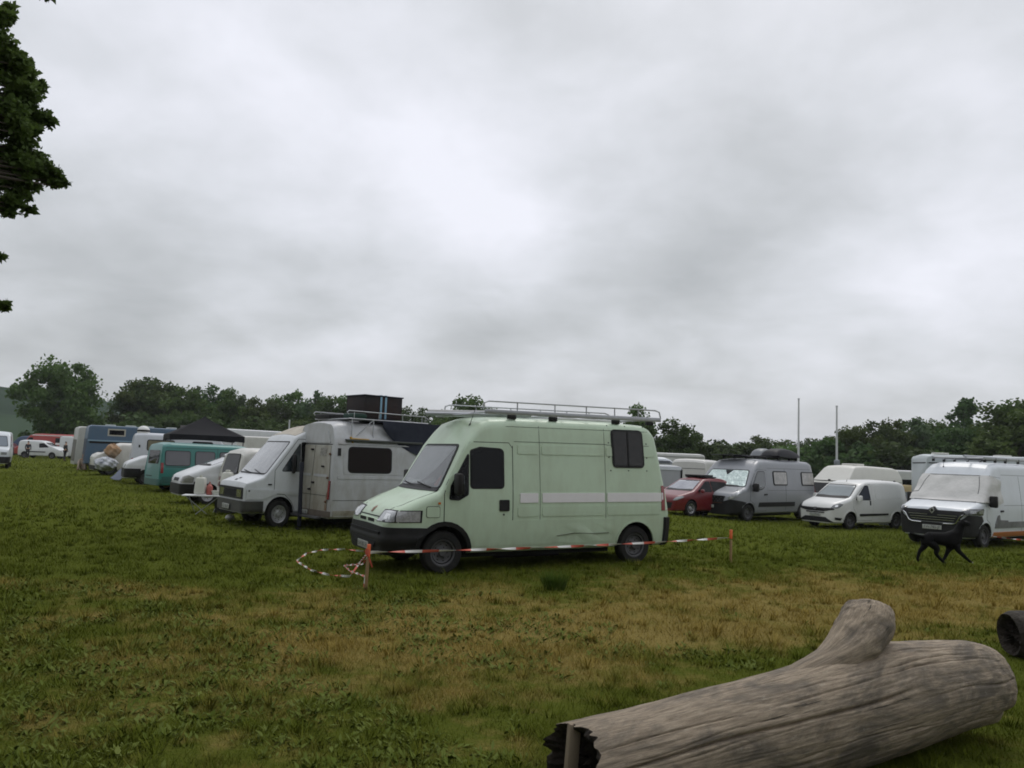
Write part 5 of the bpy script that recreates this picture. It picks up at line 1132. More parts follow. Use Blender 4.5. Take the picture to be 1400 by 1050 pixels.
# ---- blue truck with living body
BL = paint('truck_blue_paint', (.055, .105, .17), (.12, .13, .14), .40, .5, low=1.0)
V = generic('truck', 'long blue converted truck with a high living body and a small upper window', 'truck', 9.0, 2.3, 3.12, BL, 'box', (1.2, 6.9), Ra=.5, zb=.5)
for sd_ in 'LR':
    V.window(sd_, rect(6.85, 2.52, 7.72, 2.84), GLASS, .09, fm=mat('cream_frame', (.38, .36, .30), .6)); V.patch('ledge', sd_, rect(3.4, 2.05, 8.9, 2.14), mat('pale_blue_ledge', (.20, .30, .38), .5), off=.06, th=.08, res=.3)
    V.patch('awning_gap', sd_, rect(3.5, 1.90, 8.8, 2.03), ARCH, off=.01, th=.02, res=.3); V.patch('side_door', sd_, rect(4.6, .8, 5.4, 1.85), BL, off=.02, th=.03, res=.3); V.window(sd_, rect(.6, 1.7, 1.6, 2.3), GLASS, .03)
V.patch('end_panel', 'B', rect(-1.0, .7, 1.0, 2.2), mat('dark_blue_panel', (.03, .045, .075), .7), off=.02, th=.03, res=.3)
b = MB()
for x in (7.6, 6.4, 5.3, 3.9, 2.2): b = MB(); b.box((x, .3, 3.17), (.6, .5, .12), mat('pale_vent', (.40, .44, .42), .5), .04); b.build('roof_vent', V.root)
b = MB(); b.tube([(3.2, .4, 3.1), (3.2, .4, 3.45)], .16, mat('stove_pipe', (.12, .11, .10), .7), 10); b.build('chimney', V.root); V.wheels((1.2, 6.9), Rr=.48, wd=.28)
fx, fy, _ = ground_at(120, 645); V.put(8.9, 1.12, fx-.8, fy+1.2, 32+180, sc=(1, 1, .93))

# ---- pale tall van end left of the blue truck
V = generic('horse_box', 'pale grey tall van end standing just left of the blue truck', 'van', 6.0, 2.2, 2.9, paint('stone_white_paint', (.42, .42, .39), (.2, .2, .17), .4, .6, low=1.4), 'box', (1.0, 4.6), Ra=.42)
V.patch('rear_ramp', 'B', rect(-.9, .5, .9, 2.0), paint('brown_grime_panel', (.14, .13, .12), (.08, .07, .05), .4, .8), off=.02, th=.03, res=.3); V.window('R', rect(3.0, 1.6, 4.0, 2.2), GLASS, .05); V.wheels((1.0, 4.6), Rr=.38)
fx, fy, _ = ground_at(106, 641); V.put(6.0, 1.1, fx-.8, fy+1, 35+180)

# ---- white van with raised bonnet cover under laundry
V = generic('camper_van', 'small white van half covered by pale sheets in front of the blue truck', 'van', 4.4, 1.8, 1.85, WO, 'forward', (.8, 3.5)); V.xc = .8
V.patch('bumper', 'W', [(-80, .25), (80, .25), (80, .55), (-80, .55)], BLK, off=.04, th=.06); bar_light(V, z0=.68, z1=.86); V.window('F', rp([(-.72, 1.32), (.72, 1.32), (.62, 1.62), (-.62, 1.62)], .05), GLASS, .03, 'windscreen'); V.wheels((.8, 3.5))
fx, fy, _ = ground_at(150, 650); V.put(.8, -.88, fx, fy, 38)
CL = mat('pale_sheet', (.56, .58, .60), .8, noise=(3.5, .95, (.10, .11, .15)))
def lump(name, x, y, z, sx, sy, sz, m, label, cat, seed=1, parent=None):
    vv = []; ff = []; nu, nv = 36, 22; r0 = random.Random(seed); ph = [r0.random()*6 for _ in range(6)]
    for j in range(nv+1):
        t = pi*j/nv
        for i in range(nu):
            p = 2*pi*i/nu; k = 1+.07*sin(3*p+ph[0])+.06*sin(5*p+4*t+ph[1])+.05*sin(2*p-5*t+ph[2])+.03*sin(9*p+7*t+ph[3])+.05*sin(7*p-9*t+ph[4])
            vv.append((sx*sin(t)*cos(p)*k, sy*sin(t)*sin(p)*k, sz*(1+cos(t)*k)))
    for j in range(nv):
        for i in range(nu): ff.append((j*nu+i, (j+1)*nu+i, (j+1)*nu+(i+1) % nu, j*nu+(i+1) % nu))
    b = MB(); b.add(vv, ff, m); o = b.build(name, parent); o.location = (x, y, z)
    if label: tag(o, label, cat)
    return o
a = pt(143, 643, 44.8); lump('sheet_heap', a.x, a.y, a.z, .60, .5, .36, CL, 'heap of pale blue white sheets thrown over the small van nose', 'sheets', 2)
a = pt(153, 625, 45.4); lump('wrapped_bundle', a.x, a.y, a.z, .40, .38, .36, mat('tan_cloth', (.30, .17, .075), .8, noise=(2.5, .7, (.42, .36, .30))), 'orange brown wrapped bundle perched above the pale sheets', 'bundle', 4)

# ---- far end of the field
V = generic('horse_lorry', 'long red camper body with white roof edge at the far left behind the white van', 'truck', 6.4, 2.2, 2.55, paint('red_paint', (.34, .035, .03), (.2, .06, .05), .3, .5), 'van', (.95, 5.2), nose=1.0, Ra=.42)
for sd_ in 'LR':
    V.window(sd_, rect(4.5, 1.70, 5.6, 2.1), GLASS, .06); V.patch('white_panel', sd_, rect(4.5, 1.42, 5.6, 1.62), WHT, off=.02, th=.02); V.patch('roof_edge', sd_, rect(1.9, 2.36, 6.2, 2.44), mat('white_trim', (.6, .6, .58), .5), off=.03, th=.04, res=.4)
    V.window(sd_, rp([(1.2, 1.4), (2.0, 1.4), (2.0, 2.1), (1.6, 2.1)], .05), GLASS, .03)
V.patch('white_nose', 'T', rect(.15, -.85, 1.8, .85, .1), mat('white_trim', (.6, .6, .58), .5), off=.02, th=.03, res=.2); V.window('F', rp([(-.82, 1.35), (.82, 1.35), (.72, 2.1), (-.72, 2.1)], .06), GLASSG, .03, 'windscreen'); V.wheels((.95, 5.2))
a = pt(22, 625, 88); V.put(.4, -1.05, a.x, 88, 2)
V = generic('small_van', 'small white van facing right in front of the red camper body at the far left', 'van', 4.3, 1.8, 1.82, WP, 'van', (.85, 3.6), nose=.95)
for sd_ in 'LR': V.window(sd_, rp([(1.25, 1.18), (2.15, 1.12), (2.2, 1.5), (1.75, 1.55)], .06), GLASS, .03); V.patch('rub_strip', sd_, rect(1.5, .62, 3.3, .72), BLK, off=.02, th=.02)
bar_light(V); V.window('F', rp([(-.72, 1.3), (.72, 1.3), (.62, 1.6), (-.62, 1.6)], .05), GLASS, .03, 'windscreen'); V.wheels((.85, 3.6), Rr=.31)
fx, fy, _ = ground_at(78, 627.5); V.put(.85, .9, fx, 82, 180+2)
V = generic('caravan', 'white caravan with one small dark window behind the far small white van', 'caravan', 5.0, 2.2, 2.35, WP, 'box', (3.0,), Ra=.34)
for sd_ in 'LR': V.window(sd_, rect(1.4, 1.35, 2.2, 1.75, .04), GLASS, .04)
V.wheels((3.0,)); a = pt(88, 620, 86); V.put(.6, -1.1, a.x, 86, 4)
V = generic('van', 'white van cut by the left picture edge with black lower bumper', 'van', 5.0, 1.95, 2.28, WB, 'forward', (.85, 4.0)); V.xc = .8
V.patch('bumper', 'W', [(-85, .25), (85, .25), (85, .72), (-85, .72)], BLK, off=.05, th=.07); V.window('F', rp([(-.80, 1.38), (.80, 1.38), (.68, 1.98), (-.68, 1.98)], .06), mat('sky_glass', (.10, .13, .16), .08, coat=1), .03, 'windscreen'); bar_light(V, z0=.84, z1=1.0); V.wheels((.85, 4.0))
for sd_ in 'LR': V.window(sd_, rp([(.95, 1.35), (1.9, 1.35), (1.9, 1.98), (1.4, 1.98)], .05), GLASS, .03)
a = pt(12, 640, 50); V.put(.3, -.97, a.x, 50, 120)
V = generic('van', 'dark blue van whose roof shows behind the red camper at the far left', 'van', 5.0, 1.9, 2.3, paint('dark_blue_paint', (.02, .05, .11), (.05, .06, .07), .2, .4), 'van', (.9, 4.0)); V.window('F', rp([(-.75, 1.35), (.75, 1.35), (.65, 1.9), (-.65, 1.9)], .06), GLASS, .03, 'windscreen'); V.wheels((.9, 4.0)); a = pt(10, 612, 96); V.put(0, 0, a.x, 96, 2)
V = generic('car', 'dark maroon car glimpsed between the edge van and the small far white van', 'car', 4.0, 1.7, 1.5, paint('maroon_paint', (.10, .018, .02), (.08, .05, .05), .2, .4), 'car', (.8, 3.3), Ra=.32)
for sd_ in 'LR': V.window(sd_, rp([(1.3, .98), (2.9, .98), (2.8, 1.3), (1.85, 1.3)], .05), GLASS, .02)
V.window('F', rp([(-.62, .98), (.62, .98), (.5, 1.35), (-.5, 1.35)], .05), GLASSG, .02, 'windscreen'); V.wheels((.8, 3.3), Rr=.3); a = pt(-28, 620, 93); V.put(0, 0, a.x, 93, 10)

# ---- black pavilion roof behind the teal van
def gazebo():
    root = empty('gazebo', tag=None) if False else empty('gazebo'); tag(root, 'black pyramid roofed gazebo standing behind the teal van', 'gazebo')
    BC = mat('black_canopy', (.010, .010, .012), .85, noise=(2, .4, (.018, .018, .02)), spec=.2)
    h = 1.5; zt, ze = 3.15, 2.30; vv = [(0, 0, zt)]; ff = []; ring = []
    n = 12; rows = 8; V = []; F = []
    for j in range(rows+1):
        q = j/rows
        for i in range(4*n):
            sd = i//n; u = (i % n)/n*2-1; c = [(u, -1), (1, u), (-u, 1), (-1, -u)][sd]; z = zt-(zt-ze)*(q**.86)-.07*(1-u*u)*sin(q*pi)
            V.append((c[0]*h*q, c[1]*h*q, z-(.0 if j < rows else 0)))
    for i in range(4*n): u = (i % n)/n*2-1; x, y, z = V[rows*4*n+i]; V.append((x*1.004, y*1.004, ze-.26+.06*(1-u*u)))
    m_ = 4*n
    for j in range(rows+1):
        for i in range(m_): F.append((j*m_+i, j*m_+(i+1) % m_, (j+1)*m_+(i+1) % m_, (j+1)*m_+i))
    b = MB(); b.add(V, F, BC); b.build('canopy', root, 50)
    for sx in (-1, 1):
        for sy in (-1, 1): b = MB(); b.tube([(sx*h*.97, sy*h*.97, 0), (sx*h*.97, sy*h*.97, ze)], .022, STEEL, 6); b.build('leg', root)
    return root
G = gazebo(); a = pt(277, 612, 35.2); G.location = (a.x, 35.2, hz(a.x, 35)); G.rotation_euler = (0, 0, R(28))
# roofs further back behind the gazebo and the small vans
V = generic('box_truck', 'white box truck top with a faded green emblem right of the gazebo', 'truck', 5.0, 2.2, 3.0, WP, 'box', (1, 4)); V.patch('emblem', 'R', rp([(.4, 2.5), (1.1, 2.45), (1.0, 2.8), (.5, 2.85)], .1), mat('green_emblem', (.12, .25, .20), .6), off=.01, th=.01); V.patch('emblem', 'B', rp([(-.5, 2.4), (.3, 2.35), (.5, 2.75), (-.3, 2.8)], .1), MATS['green_emblem'], off=.01, th=.01); V.wheels((1, 4)); a = pt(304, 612, 50); V.put(5, 1.1, a.x, 50, 40+180)
V = generic('caravan', 'low pale caravan roof showing right of the gazebo', 'caravan', 5.6, 2.1, 2.5, WO, 'box', (3.0,)); V.window('R', rect(1.5, 1.3, 2.4, 1.8), GLASS, .04); V.wheels((3.0,)); a = pt(357, 616, 45); V.put(0, 0, a.x-1.5, 46, 6)
for k, (px, Y, L0, H0, ph, lb) in enumerate(((205, 60, 5.5, 2.5, 15, 'white van roof just behind the dome of the high camper'), (520, 60, 6, 2.5, 10, 'white van hidden behind the pale green van cab'))):
    V = generic('van', lb, 'van', L0, 2.0, H0, WP, 'van', (.9, 4.2)); V.window('F', rp([(-.78, 1.35), (.78, 1.35), (.68, 2.0), (-.68, 2.0)], .06), GLASS, .03, 'windscreen'); V.wheels((.9, 4.2)); a = pt(px, 610, Y); V.put(2, 0, a.x, Y, ph)

# ---- right side, behind the silver camper
RP = paint('car_red_paint', (.15, .014, .018), (.09, .04, .035), .16, .28, low=.4)
V = generic('hatchback_car', 'dark red hatchback with silver wheels between the green van and the silver camper', 'car', 4.03, 1.72, 1.47, RP, 'car', (.82, 3.36), Ra=.33, zb=.2); V.xc = .9
V.window('F', rp([(-.66, .985), (.66, .985), (.52, 1.36), (-.52, 1.36)], .05), mat('grey_blue_glass', (.17, .18, .22), .08, noise=(1.5, .7, (.34, .35, .38)), coat=1), .02, 'windscreen')
for sg in (-1, 1): h = V.patch('headlight', 'W', [(sg*a, z) for a, z in rp([(34, .60), (42, .60), (60, .74), (54, .78), (40, .72)], 1)], LENS, off=.008, th=.02, res=(3, .03))
V.patch('grille', 'W', [(-30, .30), (30, .30), (34, .52), (-34, .52)], BLK, off=.010, th=.03, res=(3, .05)); V.plate('F', 0, .42, .5, .1, off=.03)
for sd_ in 'LR': V.window(sd_, rp([(1.22, .96), (2.0, .96), (2.0, 1.33), (1.78, 1.33)], .04), GLASS, .02); V.window(sd_, rp([(2.08, .96), (3.1, .96), (2.95, 1.3), (2.08, 1.34)], .04), GLASS, .02, 'rear_side_window'); V.mirror(sd_, 1.32, .93, .16, .14, m=RP); V.patch('tail_light', sd_, rect(3.8, .75, 3.95, .92), REDL, off=.01, th=.02)
V.wheels((.82, 3.36), Rr=.31, rim=SILVER, kind='alloy')
b = MB(); b.box((2.3, 0, 1.50), (.6, 1.1, .05), BLK, .015); b.box((2.2, 0, 1.56), (.7, .9, .07), BLK, .03); b.build('roof_carrier', V.root)
fx, fy, _ = ground_at(945, 706); V.put(.82, -.83, fx, fy, 36)
V = generic('panel_van', 'cream white panel van seen from the rear behind the red hatchback', 'van', 5.2, 2.0, 2.45, paint('cream_white_paint', (.54, .53, .50), (.3, .29, .26), .2, .4), 'van', (.9, 4.2)); P = V.patch
for sg in (-1, 1): P('rear_door', 'B', [(sg*a, z) for a, z in rect(.01, .45, .86, 2.2, .05)], V.m, off=.01, th=.02, res=.25)
P('cap_seam', 'B', rect(-.86, 1.98, .86, 2.0), SEAM, off=.024, th=.01, res=.3); P('door_sticker', 'B', rp([(-.66, 1.1), (-.36, 1.1), (-.32, 1.45), (-.36, 1.62), (-.64, 1.6)], .08), mat('purple_brown_sticker', (.06, .05, .09), .5, noise=(5, .9, (.16, .08, .06))), off=.024, th=.01)
P('side_window', 'R', rect(1.3, 1.4, 2.0, 1.9, .05), GLASS, off=.012, th=.02); P('tail_light', 'B', rect(.86, .9, .93, 1.4), REDL, off=.01, th=.02); P('tail_light', 'B', rect(-.93, .9, -.86, 1.4), REDL, off=.01, th=.02); V.wheels((.9, 4.2))
a = pt(967, 660, 41); V.put(5.2, 1.0, a.x+.05, 41.2, 62+180)
V = generic('pickup_box', 'grey white high sided trailer box directly behind the green van tail', 'trailer', 4.4, 1.9, 2.0, paint('grey_white_paint', (.40, .41, .43), (.3, .3, .3), .2, .35), 'box', (2.4,)); V.patch('black_seal', 'R', rect(.02, .9, .12, 1.85), BLK, off=.02, th=.03); V.patch('top_edge', 'R', rect(.1, 1.80, 4.2, 1.95), WB, off=.03, th=.04, res=.4); V.wheels((2.4,), Rr=.3); a = pt(937, 668, 37.8); V.put(0, .95, a.x, 38.4, 180+14)
V = generic('camper_van', 'white camper with dark roof rail standing between the trailer box and the long caravan', 'van', 5.0, 2.0, 2.55, WB, 'forward', (.9, 4.0)); V.patch('awning_rail', 'R', rect(.9, 2.20, 4.9, 2.36), mat('dark_rail', (.08, .09, .10), .5), off=.06, th=.08, res=.3); V.window('R', rect(1.6, 1.4, 3.2, 1.9, .06), GLASS, .03); V.wheels((.9, 4.0)); a = pt(941, 640, 45.5); V.put(.2, 1, a.x, 46, 180+10)
V = generic('caravan', 'long white flat roofed caravan behind the cream van, one small dark window', 'caravan', 7.0, 2.2, 2.95, paint('caravan_white', (.55, .55, .53), (.3, .3, .28), .3, .5), 'box', (4,)); V.patch('roof_band', 'R', rect(.05, 2.70, 6.9, 2.78), mat('grey_band', (.25, .25, .24), .6), off=.02, th=.03, res=.4); V.window('R', rect(1.35, 2.2, 1.95, 2.55, .03), GLASS, .05); V.wheels((4,)); a = pt(964, 650, 52.0); V.put(0, 1.1, a.x+.1, 52.5, 180+6)

# ---- high roof camper behind the small white van
CRW = paint('ivory_roof_paint', (.60, .59, .54), (.34, .32, .27), .16, .5)
V = Veh('high_roof_camper', 'ivory camper with tall moulded roof rising behind the small round nosed white van', 'van', 5.0, 2.0,
    [(0, .95, .05), (.1, 1.1, .08), (.35, 1.22, .08), (1.0, 1.98, .1), (1.05, 2.02, .06), (1.62, 2.66, .10), (1.8, 2.76, .12), (2.4, 2.80, .12), (4.5, 2.74, .12), (4.8, 2.66, .12), (5.0, 2.2, .1)],
    PLAN_VAN(5.0), [(.2, .95), (.6, .99), (.9, 1), (1.3, .99), (1.95, .93), (2.03, .95), (2.8, .78)], .3, CRW, (.9, 3.9))
V.patch('roof_step', 'L', rect(1.1, 1.985, 4.9, 2.01), SEAM, off=.01, th=.02, res=.3); V.patch('roof_step', 'F', rect(-.9, 1.985, .9, 2.01), SEAM, off=.03, th=.04, res=.3)
b = MB(); b.box((2.5, -.1, 2.86), (.7, .7, .10), CRW, .03); b.build('roof_hatch', V.root)
b = MB()
for x in (1.7, 2.6, 3.4, 4.3): h, dd = V.hit('L', x, 2.05); b.box(tuple(h-dd*.03), (.09, .08, .10), BLK, .02)
h, dd = V.hit('F', 0, 2.03); b.box(tuple(h-dd*.03), (.06, .12, .08), BLK, .02); b.build('roof_clamp', V.root)
V.window('F', rp([(-.8, 1.3), (.8, 1.3), (.74, 1.85), (-.74, 1.85)], .05), GLASS, .03, 'windscreen'); V.window('L', rp([(1.1, 1.35), (1.9, 1.35), (1.9, 1.9), (1.4, 1.9)], .05), GLASS, .03); V.wheels((.9, 3.9))
a = pt(1174, 680, 35.6); V.put(1.62, -.85, a.x, 36.0, 30, sc=(1, 1, .88))
# ---- pale box bodies right of it
V = generic('caravan', 'low white caravan between the ivory camper and the tall pale box truck', 'caravan', 5.0, 2.1, 2.35, paint('caravan_grey_white', (.50, .51, .50), (.3, .3, .28), .3, .5), 'box', (2.5,)); V.window('L', rect(.8, 1.55, 1.6, 1.8), GLASS, .04); V.patch('trim_line', 'L', rect(.1, 1.25, 4.9, 1.30), SEAM, off=.012, th=.02, res=.4); V.wheels((2.5,)); a = pt(1216, 660, 47); V.put(0, -1.05, a.x, 47, 3)
b = MB(); b.box((0, 0, .55), (1.15, .5, 1.1), mat('grey_panel_board', (.22, .24, .27), .5), .02); b.box((0, -.02, 1.22), (1.25, .55, .22), mat('plywood', (.50, .40, .22), .7, noise=(3, .5, (.42, .25, .15))), .015); o = b.build('serving_counter'); a = pt(1231, 690, 33.5); o.location = (a.x, 34.0, hz(a.x, 34)); o.rotation_euler = (0, 0, R(5)); o.scale = (1, 1, 1.28); tag(o, 'narrow grey counter with plywood top between the round nosed and large white vans', 'counter')
V = generic('box_truck', 'tall pale grey box body rising behind the large white van', 'truck', 6.0, 2.4, 2.95, paint('pale_box_paint', (.44, .48, .49), (.33, .34, .33), .22, .5), 'box', (1.2, 4.6), Ra=.4, zb=.6)
V.patch('top_rail', 'F', rect(-1.18, 2.62, 1.18, 2.66), SEAM, off=.012, th=.02, res=.3); V.patch('top_rail', 'L', rect(.05, 2.62, 5.9, 2.66), SEAM, off=.012, th=.02, res=.4); V.patch('marker_light', 'F', rect(-.9, 2.0, -.6, 2.04), BLK, off=.02, th=.02)
b = MB(); b.box((.6, -.6, 3.0), (.5, .5, .07), CRW, .02); b.build('roof_hatch', V.root); b = MB(); b.box((3.0, .3, 3.0), (.5, .5, .07), CRW, .02); b.build('roof_hatch', V.root); V.wheels((1.2, 4.6), Rr=.4, wd=.25)
a = pt(1241, 680, 31.0); V.put(0, 1.2, a.x+.75, 32.2, -14)
# ================================================================ flagpoles
for px, py, Y, lb in ((1092, 546, 60, 'taller thin white flagpole behind the silver camper'), (1144, 556, 58, 'white flagpole with a small bundle at its foot behind the ivory camper')):
    a = pt(px, py, Y); b = MB(); g0 = hz(a.x, Y); b.tube([(0, 0, 0), (0, 0, (a.z-g0)*.5), (0, 0, a.z-g0)], [.10, .08, .06], mat('white_pole', (.50, .51, .52), .5), 10); b.lathe([(0, .12), (.08, .08), (.1, 0)], MATS['white_pole'], (0, 0, a.z-g0), 8, 'z')
    if px > 1100: b.box((-.05, -.15, 2.75), (.4, .3, .5), mat('pole_bundle', (.25, .27, .30), .7, noise=(5, .7, (.06, .07, .08))), .1)
    o = b.build('flagpole'); o.location = (a.x, Y, g0); tag(o, lb, 'flagpole')
a = pt(396, 574, 36); b = MB(); b.tube([(0, 0, 0), (0, 0, a.z-hz(a.x, 36))], .035, MATS['white_pole'], 8); o = b.build('slim_mast'); o.location = (a.x, 36, hz(a.x, 36)); tag(o, 'short slim white mast rising above the old forward van roof', 'mast')
# ================================================================ stakes and barrier tape
WOOD = mat('stake_wood', (.30, .19, .09), .8, noise=(8, .6, (.16, .10, .05))); ORP = mat('orange_marker_paint', (.80, .13, .03), .55, noise=(9, .4, (.6, .22, .12)))
TR = mat('tape_red', (.50, .085, .05), .5); TW = mat('tape_white', (.60, .59, .56), .5)
def stake(px, py, h, lb, lean=0, w_=.04):
    x, y, z = ground_at(px, py); b = MB(); b.box((0, 0, h*.36-.03), (w_, w_*.8, h*.75), WOOD, .004); b.box((0, 0, h*.86), (w_*1.12, w_*.95, h*.27), ORP, .004)
    o = b.build('wooden_stake'); o.location = (x, y, z); o.rotation_euler = (R(lean), R(lean), .4); tag(o, lb, 'stake', 'wooden stakes holding the barrier tape'); return Vector((x, y, z))
s1 = stake(500, 806, .60, 'nearest wooden stake with red painted top in front of the green van nose', 1)
s2 = stake(999, 770, .62, 'orange topped wooden stake right of the pale green van tail'); s3 = stake(1343.5, 747, .52, 'orange topped stake before the front wheel of the large white van', w_=.055)
def tape(pts, w_, twist, label, seg=.27, closed=False):
    """plastic ribbon: alternate red and white lengths, twisting along its run"""
    P = [Vector(p) for p in pts]; D = [0]
    for a, b_ in zip(P[:-1], P[1:]): D.append(D[-1]+(b_-a).length)
    n = int(D[-1]/.045); V = []; F = []; mi = []
    for i in range(n+1):
        s_ = D[-1]*i/n; j = max(k for k in range(len(D)) if D[k] <= s_+1e-6); j = min(j, len(P)-2); q = (s_-D[j])/(D[j+1]-D[j]); p = P[j].lerp(P[j+1], q); t = (P[j+1]-P[j]).normalized()
        up = Vector((0, 0, 1)); sd = t.cross(up).normalized(); a = twist*s_+.5*sin(s_*3); d = up*cos(a)+sd*sin(a); nn = t.cross(d)*.0012
        V += [p+d*w_/2+nn, p-d*w_/2+nn, p-d*w_/2-nn, p+d*w_/2-nn]
    b = MB()
    for i in range(n):
        s_ = D[-1]*(i+.5)/n; m = TR if int(s_/seg) % 2 else TW; k = i*4; vv = V[k:k+8]; b.add(vv, [(0, 1, 5, 4), (1, 2, 6, 5), (2, 3, 7, 6), (3, 0, 4, 7)], m)
    o = b.build('barrier_tape', fix=False); tag(o, label, 'barrier tape'); return o
def cat(a, b, sag, n=40): return [a.lerp(b, k/n)-Vector((0, 0, sag*4*(k/n)*(1-k/n))) for k in range(n+1)]
tape(cat(s1+Vector((.02, 0, .49)), s2+Vector((-.02, 0, .47)), .035), .038, 3.6, 'red and white tape stretched in front of the pale green van')
e = pt(1470, 729, 20.5); tape(cat(s3+Vector((.03, -.02, .36)), Vector((e.x, e.y, hz(e.x, e.y)+.42)), .04), .04, 3.0, 'red and white tape running right from the stake by the large white van')
g = lambda px, py, dz=0: Vector(ground_at(px, py))+Vector((0, 0, dz))
tape([s1+Vector((-.02, 0, .46)), g(492, 790, .24), g(478, 793, .05), g(450, 790, .04), g(425, 784, .05), g(405, 774, .08), g(418, 768, .13), g(440, 764, .15), g(470, 762, .14), g(500, 762, .10)], .030, 9, 'loose red and white tape looping over the grass left of the nearest stake', seg=.17)
tape([s1+Vector((.0, 0, .44)), s1+Vector((-.10, .25, .30)), g(470, 782, .10), g(478, 790, .10), s1+Vector((-.04, .1, .16)), s1+Vector((-.03, .05, .02))], .028, 9, 'short end of tape tied down the nearest stake', seg=.13)
b = MB(); b.box((.035, -.03, .40), (.02, .006, .22), TR, .002, Matrix.Rotation(R(-22), 4, 'Y')); b.lathe([(.032, .46), (.034, .50), (.03, .54)], TR, (0, 0, 0), 8, 'z'); o = b.build('tape_knot'); o.location = s1; tag(o, 'red knotted tape end hanging on the nearest stake', 'tape knot')

# ================================================================ table with bottles by the small vans
def table():
    x, y, z = ground_at(288, 700); r = empty('folding_table', (x, y-.6, z-.08), R(12)); r.scale = (.85, .9, .92); tag(r, 'low white folding table holding jugs in front of the small white vans', 'table'); WT = mat('table_white', (.60, .61, .60), .5)
    b = MB(); b.box((0, 0, .62), (1.25, .6, .035), WT, .01); b.build('table_top', r)
    for sx in (-1, 1):
        for sy in (-1, 1): b = MB(); b.tube([(sx*.25*sy, sy*.24, .02), (sx*.5, sy*.24, .60)], .013, ALU, 6); b.build('leg', r)
    return r
tb = table()
def on_table(name, prof, m, dx, dy, lb, ct, n=14):
    b = MB(); b.lathe(prof, m, (0, 0, 0), n, 'z'); o = b.build(name); o.location = tb.matrix_basis @ Vector((dx, dy, .64)) if False else (Matrix.LocRotScale(tb.location, tb.rotation_euler, tb.scale) @ Vector((dx, dy, .639))); tag(o, lb, ct); return o
PLW = mat('translucent_white_plastic', (.58, .58, .52), .4)
b = MB(); b.box((0, 0, .24), (.30, .24, .46), PLW, .05, taper=.86); b.tube([(0, 0, .44), (0, 0, .53)], .04, PLW, 8); o = b.build('jerrycan'); o.location = Matrix.LocRotScale(tb.location, tb.rotation_euler, tb.scale) @ Vector((-.12, 0, .642)); tag(o, 'square milky white water canister standing on the table beside the red bottle', 'canister')
on_table('gas_bottle', [(0, 0), (.07, 0), (.085, .03), (.085, .22), (.05, .28), (.02, .30), (.02, .36), (0, .36)], mat('pinkish_red_bottle', (.38, .10, .08), .5), .16, 0, 'pinkish red bottle standing on the white table', 'bottle')
on_table('basin', [(0, .02), (.12, .02), (.17, .12), (.185, .12), (.13, 0), (0, 0)], PLW, .42, .02, 'white basin at the right end of the table', 'basin')
b = MB(); b.box((0, 0, .27), (.36, .30, .52), PLW, .07, taper=.8); b.box((0, 0, .56), (.12, .10, .05), PLW, .02); o = b.build('water_canister'); x, y, z = ground_at(307, 702); o.location = (x-.02, y+.1, z+.62); tag(o, 'large milky canister hung on the rear of the small old white van', 'canister')
b = MB(); b.box((0, 0, .30), (.5, .36, .6), mat('dark_crate', (.05, .05, .05), .8), .02); o = b.build('crate'); o.location = (x-.02, y+.1, z+.01); tag(o, 'dark crate under the large milky canister', 'crate')
b = MB(); b.lathe([(0, .03), (.05, .07), (.11, .10), (.125, .13), (.09, .19), (0, .22)], mat('white_plastic_lump', (.5, .5, .5), .5), (0, 0, -.03), 12, 'z'); o = b.build('plastic_bowl'); x, y, z = ground_at(314, 713); o.location = (x, y, z); tag(o, 'small white bowl lying on the grass before the old forward van', 'bowl')

# ================================================================ skinned figures
def skin(name, verts, edges, rads, m, sub=2, parent=None, root=0):
    me = bpy.data.meshes.new(name); me.from_pydata(verts, edges, []); o = bpy.data.objects.new(name, me); col.objects.link(o)
    o.modifiers.new('s', 'SKIN'); sk = me.skin_vertices[0].data if me.skin_vertices else None
    if sk is None: me.attributes.new('skin', 'FLOAT', 'POINT')
    for i, r in enumerate(rads): sk[i].radius = (r, r) if not hasattr(r, '__len__') else r; sk[i].use_root = (i == root)
    sb = o.modifiers.new('u', 'SUBSURF'); sb.levels = sub; sb.render_levels = sub
    bpy.context.view_layer.update(); me2 = bpy.data.meshes.new_from_object(o.evaluated_get(bpy.context.evaluated_depsgraph_get())); bpy.data.objects.remove(o)
    me2.materials.clear(); me2.materials.append(m); me2.polygons.foreach_set('use_smooth', [True]*len(me2.polygons)); me2.name = name; return link(name, me2, parent)
SKINM = mat('skin_tone', (.38, .22, .15), .6)
